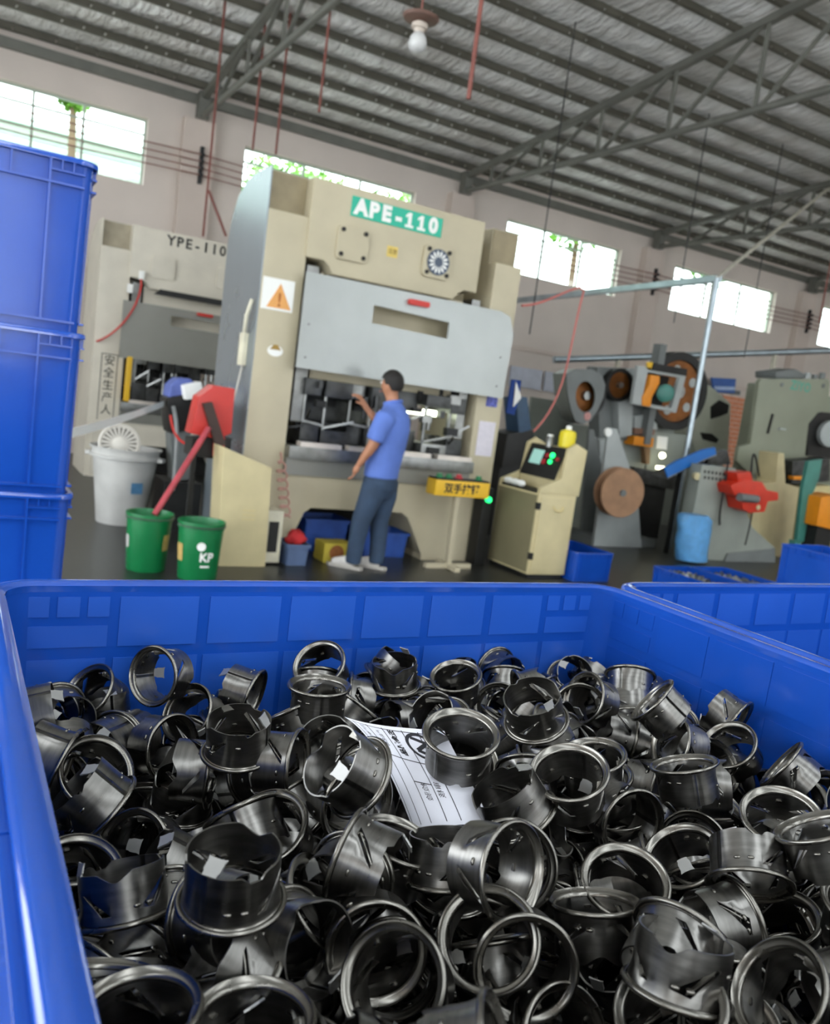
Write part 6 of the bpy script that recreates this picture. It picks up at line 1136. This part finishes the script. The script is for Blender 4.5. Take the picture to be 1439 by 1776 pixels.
# --- pale press body between
t = thing('pale_press_body', 'pale green-grey press head with a dark oval port beside the pipe post', 'press', V((11, 10.3, 0)), 'punch presses')
slab([(1212, 660), (1236, 672), (1268, 700), (1262, 800), (1215, 815), (1200, 760)], 10.2, .8).build('head', mat('pale_green_grey', '#bfc2b0', .5, var=.06, scale=3), t, bevel=.04)
pc = outl([(1232, 705), (1246, 694), (1262, 702), (1260, 716), (1246, 722), (1232, 726)], 10.2); MB().prism(pc, XZ((0, 10.2, 0)), .03).build('dark_port', m_blacki, t, smooth=0)
pc = outl([(1214, 750), (1232, 752), (1244, 762), (1240, 768), (1218, 762)], 10.2); MB().prism(pc, XZ((0, 10.2, 0)), .03).build('dark_lever', m_blacki, t, smooth=0)
q = atY(1235, 800, 10.3); MB().box(q.x-.45, q.x+.3, 10.3, 11.0, 0, q.z).build('column', m_gpaint, t, bevel=.02)
# --- blue feed tray, inclined
t = thing('feed_tray', 'bright blue inclined feed tray in front of the punch presses', 'tray', atY(1195, 830, 7.95))
Yt = 7.95
mft = mat('feed_tray_blue', '#1566b4', .4, var=.06)
slab([(1153, 812), (1172, 800), (1218, 780), (1240, 776), (1242, 788), (1218, 798), (1158, 828)], Yt, .03).build('tray_side', mft, t, smooth=0)
slab([(1153, 812), (1172, 800), (1218, 780), (1240, 776), (1242, 788), (1218, 798), (1158, 828)], Yt+.33, .03).build('tray_side', mft, t, smooth=0)
slab([(1158, 826), (1218, 796), (1242, 786), (1242, 790), (1218, 800), (1158, 830)], Yt+.03, .30).build('tray_floor', m_iron, t, smooth=0)
for px in (1180, 1228):
    q = atY(px, 812 if px < 1200 else 792, Yt+.2); MB().bar((q.x, Yt+.2, q.z), (q.x, Yt+.2, 0), .05, .05).build('leg', m_blacki, t, smooth=0)
# --- grey slotted machine base in front
t = thing('machine_base', 'light grey machine base with rows of slots and a sloping foot', 'machine', V((9.3, 7.75, 0)))
Yg = 7.75
f = outl([(1218, 806), (1276, 812), (1290, 875), (1305, 915), (1344, 950), (1342, 985), (1186, 972)], Yg)
f[-2] = (f[-2][0], 0); f[-1] = (f[-1][0], 0)
gb = MB().prism(f, XZ((0, Yg+.2, 0)), .2).build('base_body', m_gpaint, t, bevel=.015)
for r_ in range(2):
    for k in range(8):
        q = atY(1222+6.6*k, 818+10*r_+.9*k, Yg); MB().box(q.x-.018, q.x+.018, Yg-.004, Yg+.002, q.z-.02, q.z+.02).build('slot', m_blacki, gb, smooth=0)
q = atY(1345, 960, Yg-.02); MB().prism(outl([(1262, 960), (1344, 952), (1344, 990), (1250, 990)], Yg-.03), XZ((0, Yg-.01, 0)), .02).build('foot_plate', m_gdark, gb, smooth=0)
MB().tube(bez(atY(1262, 800, Yg-.04), atY(1258, 850, Yg-.06), atY(1245, 880, Yg-.06), atY(1248, 910, Yg-.04)), .014, 8).build('cable', m_blacki, gb)
slab([(1222, 786), (1262, 780), (1268, 806), (1218, 806)], Yg+.62, .12).build('roller_unit', m_iron2, t, bevel=.02)
c = atY(1208, 826, Yg+.05); MB().lathe([(0, -.05), (.05, -.05), (.05, .03), (0, .035)], 18, c, (-.4, -.9, 0)).build('hand_knob', m_ctan, t)
# --- light blue plastic sack
t = thing('plastic_sack', 'light blue plastic sack slumped against the grey machine base', 'sack', V((atY(1218, 975, 7.45).x, 7.45, 0)))
sk = []
for (y, xl, xr) in ((896, 1196, 1240), (905, 1192, 1247), (925, 1192, 1245), (945, 1189, 1240), (962, 1188, 1238), (976, 1190, 1236)):
    a, b = atY(xl, y, 7.45), atY(xr, y, 7.45); sk.append(((a.x+b.x)/2, 7.6, max(0, (a.z+b.z)/2), (b.x-a.x)/2, .15))
n = 22
vs = [(x+rx*math.cos(2*PI*k/n)*(1+.05*math.sin(5*k+3*i)), y+ry*math.sin(2*PI*k/n)*(1+.1*math.sin(3*k+i)), z) for i, (x, y, z, rx, ry) in enumerate(sk) for k in range(n)]
MB().add(vs, [(i*n+k, i*n+(k+1) % n, (i+1)*n+(k+1) % n, (i+1)*n+k) for i in range(5) for k in range(n)]+[tuple(range(n)), tuple(5*n+k for k in range(n-1, -1, -1))]).build('sack_body', mat('sky_blue_film', '#5e9fd6', .35, var=.12, scale=9, bump=.4, bscale=10), t, smooth=60)
# --- red feeder unit
t = thing('red_feeder', 'red cast feeder unit with grey roller hung in front of the cream base', 'feeder', V((atY(1310, 890, 7.55).x, 7.55, atY(1310, 890, 7.55).z)))
Yr = 7.5
mrf = mat('red_casting', '#c8321c', .4, var=.08, scale=6)
slab([(1268, 842), (1290, 832), (1322, 836), (1330, 850), (1350, 854), (1350, 868), (1332, 870), (1326, 888), (1300, 890), (1288, 884), (1284, 862), (1272, 858)], Yr, .3).build('casting', mrf, t, bevel=.02)
slab([(1278, 820), (1302, 818), (1306, 834), (1280, 836)], Yr+.02, .22).build('motor_cap', mrf, t, bevel=.02)
MB().cyl(atY(1282, 862, Yr-.05), atY(1312, 866, Yr-.05), .055, n=18).build('roller', m_gdark, t)
c = atY(1314, 880, Yr-.01); MB().lathe([(0, 0), (.035, 0), (.035, .012), (0, .014)], 16, c, (0, -1, 0)).build('boss', m_ctan, t)
MB().tube(bez(atY(1302, 826, Yr+.1), atY(1304, 780, Yr+.1), atY(1308, 770, Yr+.1), atY(1316, 826, Yr+.1)), .014, 8).build('cable_loop', m_blacki, t)
MB().tube(bez(atY(1304, 888, Yr+.1), atY(1302, 905, Yr+.1), atY(1296, 930, Yr+.1), atY(1292, 945, Yr+.05)), .012, 8).build('cable', m_blacki, t)
MB().bar(atY(1308, 860, Yr+.3), atY(1308, 862, Yr+.62), .08, .08).build('mount_arm', m_blacki, t, smooth=0)
# --- big olive-grey press at the right edge
t = thing('plate_press', 'large olive-grey plate-fronted press at the right edge', 'press', V((11.6, 8.9, 0)), 'punch presses')
Yz = 8.75
zp = [(1316, 664), (1320, 657), (1436, 657), (1439, 665), (1436, 712), (1418, 716), (1402, 735), (1396, 790), (1394, 830), (1300, 822), (1278, 800), (1282, 775), (1302, 770)]
MB().prism(outl(zp, Yz), XZ((0, Yz+.08, 0)), .08).build('front_plate', m_zgrey, t, bevel=.015)
lettering('plate_lettering', 'ZIYO', .2, (atY(1388, 671, Yz)+V((0, -.001, 0)), (1, 0, 0), (0, 0, 1)), mat('teal_print', '#4f9c88', .5, var=0), t, bold=.006, spacing=1.1)
for px, py in ((1355, 667), (1427, 669)):
    c = atY(px, py, Yz); MB().cyl(c, c+V((0, -.015, 0)), .035, n=14).build('bolt', m_gdark, t)
c0, c1 = atY(1340, 718, Yz-.01), atY(1331, 752, Yz-.01); MB().bar(c0, c1, .012, .05, (1, 0, 0)).build('slot', m_blacki, t, smooth=0)
c = atY(1356, 744, Yz-.02); MB().obox(c, (.14, .04, .03)).build('latch', m_glight, t, smooth=0)
zx = outl([(1316, 664), (1470, 664), (1470, 700), (1316, 700)], Yz+.1)
MB().box(zx[0][0]+.1, zx[1][0]+.6, Yz+.1, Yz+.4, 0, zx[0][1]).build('frame', m_zgrey, t, bevel=.03)
slab([(1400, 712), (1439, 716), (1470, 722), (1470, 800), (1400, 790)], Yz+.05, .045).build('throat', m_blacki, t, smooth=0)
c = atY(1436, 752, Yz-.02); MB().lathe([(0, 0), (.22, 0), (.22, .1), (.14, .12), (.12, .05), (0, .05)], 28, c, (-.3, -.95, 0)).build('round_gauge', m_glight, t)
slab([(1345, 645), (1380, 640), (1396, 648), (1394, 658), (1345, 657)], Yz+.2, .4).build('top_motor', m_gdark, t, bevel=.03)
for k, (px, py) in enumerate(((1400, 652), (1412, 655), (1425, 652))):
    c = atY(px, py, Yz+.2); MB().lathe([(0, -.05), (.05, -.05), (.05, .05), (0, .05)], 14, c, (0, 0, 1)).build('valve', m_glight if k == 0 else m_gdark, t)
# cream base below it
t = thing('press_base', 'cream painted press base with an upright arm at right', 'machine base', V((10.9, 8.0, 0)))
f = outl([(1322, 838), (1345, 836), (1350, 786), (1360, 786), (1362, 838), (1386, 846), (1372, 955), (1330, 940), (1300, 900)], 8.15)
f[6] = (f[6][0], 0); f[7] = (f[7][0], 0); f[8] = (f[8][0], .5)
MB().prism(f, XZ((0, 8.5, 0)), .35).build('base_body', m_ctan, t, bevel=.015)
slab([(1388, 846), (1440, 842), (1460, 960), (1378, 960)], 8.3, .35).build('rear_body', m_ctan2, t, bevel=.02)
slab([(1375, 800), (1439, 795), (1439, 835), (1372, 840)], 8.35, .25).build('dark_die', m_iron2, t, bevel=.01)
slab([(1376, 826), (1400, 826), (1400, 832), (1376, 832)], 8.3, .1).build('copper_strip', m_orangeP, t, smooth=0)
# teal strap and orange box
t = thing('teal_bracket', 'teal slanted bracket standing at the right edge', 'bracket', V((atY(1390, 930, 7.6).x, 7.6, 0)))
f = outl([(1402, 800), (1426, 796), (1420, 830), (1408, 860), (1394, 940), (1382, 940), (1392, 850)], 7.6)
MB().prism(f, XZ((0, 7.66, 0)), .06).build('strap', m_tealP, t, bevel=.006)
q = f[5]; MB().box(q[0]-.05, q[0]+.1, 7.6, 7.7, 0, q[1]+.02).build('foot', m_tealP, t, smooth=0)
t = thing('orange_box', 'orange steel box at the extreme right edge', 'box', V((atY(1430, 900, 7.4).x, 7.4, 0)))
f = outl([(1424, 862), (1450, 858), (1450, 920), (1416, 912)], 7.4)
MB().prism(f, XZ((0, 7.7, 0)), .3).build('box_body', m_orangeP, t, bevel=.01)
MB().box(f[3][0]+.1, f[2][0], 7.45, 7.65, 0, f[3][1]+.03).build('leg_frame', m_blacki, t, smooth=0)
# --- galvanised pipe frame
Py = 8.55
pt_, pb_ = atY(1243, 482, Py), atY(1190, 790, Py)
t = thing('pipe_frame', 'galvanised pipe post with a long overhead rail', 'pipe frame', V((pt_.x, Py, 0)))
MB().cyl((pt_.x, Py, 0), (pt_.x, Py, pt_.z), .042, n=14).build('post', m_galv, t)
rl = atZ(890, 522, pt_.z); MB().bar(V((pt_.x+.05, Py, pt_.z)), rl, .09, .09).build('rail', m_galv, t, smooth=0)
MB().cyl((pt_.x, Py, pt_.z), atY(1480, 292, 11.5), .03, n=10).build('brace', mat('ivory_pipe', '#b9b5a6', .5), t)
org(); r0, r1 = atY(960, 622, 11.5), atY(1500, 609, 11.5)
r0.z = r1.z = (r0.z+r1.z)/2
t = thing('overhead_pipe', 'long pale horizontal pipe above the punch presses', 'pipe', V((r0.x, 11.5, r0.z)))
y0, y1 = atY(960, 624, 12.0), atY(1500, 606, 10.6)
MB().cyl(y0, y1, .06, n=10).build('pipe', m_galv, t)
for px in (1062, 1330): 
    q = y0.lerp(y1, (px-960)/540); MB().bar(q, (q.x, q.y, 0), .07, .07).build('support', mat('ivory_post', '#c2bcab', .6), t, smooth=0)
# red air hoses
h0, h1, h2, h3 = atY(895, 526, 8.2), atY(985, 508, 8.6), atY(960, 640, 8.6), atY(918, 752, 8.3)
org(h3); tag(MB().tube(bez(atY(905, 530, 8.4), atY(940, 530, 8.5), atY(970, 508, 8.6), atY(1005, 498, 8.7))+bez(atY(1012, 505, 8.7), atY(985, 600, 8.7), atY(985, 700, 8.8), atY(916, 756, 8.95)), .014, 8).build('air_hose', m_hoser), 'pink-red air hose drooping from the overhead rail to the console', 'hose')
# blue cloth and grey drum behind the console
t = thing('hanging_cloth', 'blue and white cloth hanging beside the right column of the lettered press', 'cloth', atY(890, 715, 8.7))
slab([(888, 658), (904, 660), (900, 690), (892, 720), (878, 716)], 8.7, .03).build('blue_cloth', mat('royal_cloth', '#1d3f86', .8), t, smooth=0)
slab([(895, 662), (904, 690), (890, 706)], 8.68, .015).build('white_cloth', m_white, t, smooth=0)
t = thing('grey_unit', 'dark blue-grey feeder unit behind the control cabinet', 'machine', V((atY(910, 800, 8.9).x, 8.9, 0)))
slab([(895, 690), (915, 688), (922, 745), (900, 755)], 8.9, .3).build('blue_motor', mat('slate_motor', '#35506b', .5), t, bevel=.03)
slab([(880, 752), (925, 745), (930, 800), (870, 812)], 8.9, .4).build('unit_body', m_blacki, t, bevel=.02)
q = atY(900, 805, 8.95); MB().box(q.x-.3, q.x+.3, 8.95, 9.4, 0, q.z+.05).build('unit_base', m_blacki, t, smooth=0)
t = thing('sheet_panel', 'grey sheet-metal partition behind the pink hose', 'partition', V((atY(950, 760, 11).x, 11, 0)))
f = outl([(922, 690), (1000, 700), (990, 790), (915, 780)], 11); MB().prism([(f[0][0], 0), (f[1][0], 0), (f[1][0], f[1][1]), (f[0][0], f[1][1])], XZ((0, 11.05, 0)), .05).build('panel', m_gpaint, t, smooth=0)
t = thing('wall_poster_rail', 'white notice boards fixed along the lower back wall', 'notice board', atY(940, 660, 14.9))
for a, b in ((885, 940), (945, 1000)):
    MB().prism(outl([(a, 634+(a-885)*.16), (b, 634+(b-885)*.16), (b-4, 668+(b-885)*.16), (a-4, 668+(a-885)*.16)], 14.95), XZ((0, 14.95, 0)), .03).build('board', mat('board_white', '#c4c8d4', .6, var=.05), t, smooth=0)
# blue wall sign and brick-coloured opening beyond
t = thing('wall_sign', 'blue sign board with white line above the brick-coloured opening', 'sign', atY(1255, 670, 14.6))
sg = outl([(1234, 655), (1276, 657), (1274, 682), (1238, 680)], 14.6)
MB().prism(sg, XZ((0, 14.64, 0)), .04).build('board', mat('sign_blue', '#3a62a8', .5), t, smooth=0)
sg = outl([(1238, 670), (1274, 671), (1274, 677), (1240, 676)], 14.59); MB().prism(sg, XZ((0, 14.59, 0)), .01).build('white_line', mat('sign_pale', '#a9bfe0', .5), t, smooth=0)
MB().box(sg[0][0]-.3, sg[1][0]+.3, 14.64, 15.0, sg[0][1]-.1, sg[0][1]).build('bracket', m_gdark, t, smooth=0)
t = thing('brick_partition', 'low orange brick partition lit between the presses', 'brick wall', V((atY(1290, 720, 13.5).x, 13.5, 0)))
a = atY(1268, 684, 13.5); b = atY(1315, 684, 13.5); mbk = mat('orange_brick', '#d08a68', .8, var=.12, scale=5)
MB().box(a.x-.2, b.x+.3, 13.55, 13.75, 0, a.z).build('core', mat('mortar', '#d8c4b6', .9), t, smooth=0)
bm0 = None; zz = 1.0; row = 0
while zz < a.z-.08:
    x = a.x-.2+(.13 if row % 2 else 0)
    while x < b.x+.05:
        if bm0 is None: bm0 = MB().box(0, .24, -.02, .05, 0, .085).build('brick', mbk, t, world=False, bevel=.004); o = bm0
        else: o = bm0.copy(); COL.objects.link(o); o.parent = t
        o.location = V((x, 13.55, zz))-ORG; x += .26
    zz += .1; row += 1
# --- crates on the floor at mid distance
t = crate(cr1, 6.02, 6.48+.36, .31, 'blue crate on the floor right beside the control cabinet')
q = atZ(1135, 985, .31)
def crate_px(px, py, z, dx, label, group, proto=cr1, rz=0, s=1):
    q = atZ(px, py, z); return crate(proto, q.x+dx[0], q.y+dx[1], z, label, group, rz, s)
MID = 'low crates of parts at mid distance'
c1 = crate(cr1, 6.57, 5.62, .31, 'low blue crate of small parts on the floor, left of two', MID)
c2 = crate(cr1, 7.125, 5.62, .31, 'low blue crate of small parts on the floor, right of two', MID)
# their contents: loose small parts, too many to count
rg = random.Random(2); bmv = []
b = MB()
for cx in (6.57, 7.125):
    for k in range(220):
        c = V((cx+rg.uniform(-.2, .2), 5.62+rg.uniform(-.3, .3), .2+rg.uniform(0, .06))); q = Quaternion((rg.gauss(0, 1), rg.gauss(0, 1), rg.gauss(0, 1), rg.gauss(0, 1))).normalized()
        b.obox(c, (.045, .03, .012), q.to_matrix())
org((6.88, 5.62, .15)); tag(b.build('small_parts', m_iron, None, smooth=0), 'loose heap of small steel parts in the two low blue crates', 'metal parts', kind='stuff')
q = atZ(1352, 942, .93)
for k in range(3): crate(cr1, q.x+.262, q.y-.352, .93-k*.30, ['top', 'middle', 'bottom'][k]+' blue crate of the short stack at the right edge', 'short stack at the right edge')
# ------------------------------------------------------------------ hanging things
t = thing('pendant_lamp', 'white globe bulb under a brown ceramic holder hanging from the roof', 'lamp', V((0, 0, 0)))
lp = atY(724, 75, 4.9); org(lp); t.location = lp
MB().lathe([(0, -.055), (.03, -.05), (.05, -.03), (.057, 0), (.048, .035), (.03, .06), (0, .062)], 24, lp).build('bulb', mat('milky_glass', '#b9b9b8', .3, var=.02), t, smooth=60)
MB().lathe([(.028, .055), (.035, .08), (.05, .085), (.05, .11), (.03, .12), (0.03, .125)], 24, lp).build('socket', mat('cream_socket', '#b8aca0', .5), t, smooth=40)
MB().lathe([(.02, .12), (.105, .135), (.115, .15), (.06, .175), (.012, .19)], 28, lp).build('holder', mat('brown_ceramic', '#6a4f45', .4), t, smooth=40)
MB().cyl(lp+V((0, 0, .185)), V((lp.x, lp.y, zr(lp.y)-.02)), .006, n=6).build('cord', m_redcable, t)
def hang(px, py1, Y, r, label, m=m_redcable, name='hanging_cable', py0=None):
    a = atY(px, py1, Y); org(a)
    tag(MB().cyl((a.x, Y, a.z), (a.x, Y, zr(Y)+.12), r, n=8).build(name, m), label, 'cable', 'hanging cables')
hang(812, 172, 5.2, .016, 'thick red cable bundle hanging right of the pendant lamp')
hang(553, 195, 9.6, .015, 'thin red rod hanging from the roof left of the lamp')
hang(478, 268, 12.0, .017, 'red-brown rod hanging over the second window, right one')
hang(438, 260, 12.0, .017, 'red-brown rod hanging over the second window, left one')
hang(352, 410, 12.2, .017, 'long red-brown rod down to the top of the pale press')
hang(918, 580, 9.8, .009, 'dark hanging rod in front of the third window', m_dark)
hang(1168, 560, 10.5, .009, 'thin dark rod hanging above the orange guard press', m_dark)
hang(1290, 620, 10.5, .009, 'thin dark rod hanging before the fourth window', m_dark)
hang(1420, 560, 10.0, .016, 'red cable hanging at the right edge', m_redcable)
p0, p1 = atY(362, 330, 12.2), atY(392, 410, 12.2); org(p1)
tag(MB().cyl(p0, p1, .02, n=8).build('brace_rod', m_redcable), 'short slanted rod bracing the lifting rod of the pale press', 'rod')
# ------------------------------------------------------------------ beyond the windows: trees and a neighbouring roof
m_leaf = mat('leaf_green', '#6aa035', .6, var=.3, scale=3)
m_trunk = mat('tree_bark', '#6b5a45', .9)
rg = random.Random(21)
def tree(x, y, z, r, label):
    t = thing('tree', label, 'tree', V((x, y, 0)), 'trees outside the windows')
    MB().tube([(x, y, -.1), (x+.1, y, z*.5), (x, y, z)], [.16, .12, .06], 8).build('trunk', m_trunk, t)
    vs, fs = [], []
    for k in range(1500):
        d = V((rg.gauss(0, 1), rg.gauss(0, 1), rg.gauss(0, .7))); d = d.normalized()*r*(rg.random()**.4)
        c = V((x, y, z))+d; a = V((rg.gauss(0, 1), rg.gauss(0, 1), rg.gauss(0, 1))).normalized(); b = a.orthogonal().normalized(); s = rg.uniform(.07, .14)
        o = len(vs); vs += [c-a*s, c+b*s*.5, c+a*s, c-b*s*.5]; fs.append((o, o+1, o+2, o+3))
    cr = MB().add(vs, fs).build('crown', m_leaf, t, smooth=0); cr['kind'] = 'stuff'
tree(6.6, 18.5, 5.7, 1.25, 'leafy green tree outside the second window')
tree(8.9, 18.2, 5.5, 1.0, 'leafy green tree outside the second window, right one')
tree(2.0, 19.5, 6.9, .35, 'tree top showing in the first window')
tree(15.0, 19.0, 7.2, 1.0, 'tree top showing in the third window')
tree(20.6, 19.0, 7.2, .9, 'tree top showing in the fourth window')
org((0, 20, 0)); t = thing('neighbour_building', 'pale green corrugated building seen through the first window', 'building', V((1.5, 22, 0)))
mnb = mat('pale_green_sheet', '#b7d2c4', .6, var=.05)
MB().box(-3, 5.5, 22, 26, 0, 6.6).build('wall', mat('building_white', '#e8ece8', .7, var=.02), t, smooth=0)
for k in range(7): MB().box(-3, 5.5, 21.93, 22.0, 5.3+.17*k, 5.37+.17*k).build('siding_rib', mnb, t, smooth=0)
MB().prism([(21.6, 6.55), (26.4, 6.55), (24, 7.3)], ((-3.3, 0, 0), (0, 1, 0), (0, 0, 1)), 9.0).build('roof', mnb, t, smooth=0)
struct(MB().box(-60, 60, 15.3, 60, -.2, -.1).build('floor_outside', mat('yard_concrete', '#9a9a94', .9), None, smooth=0))
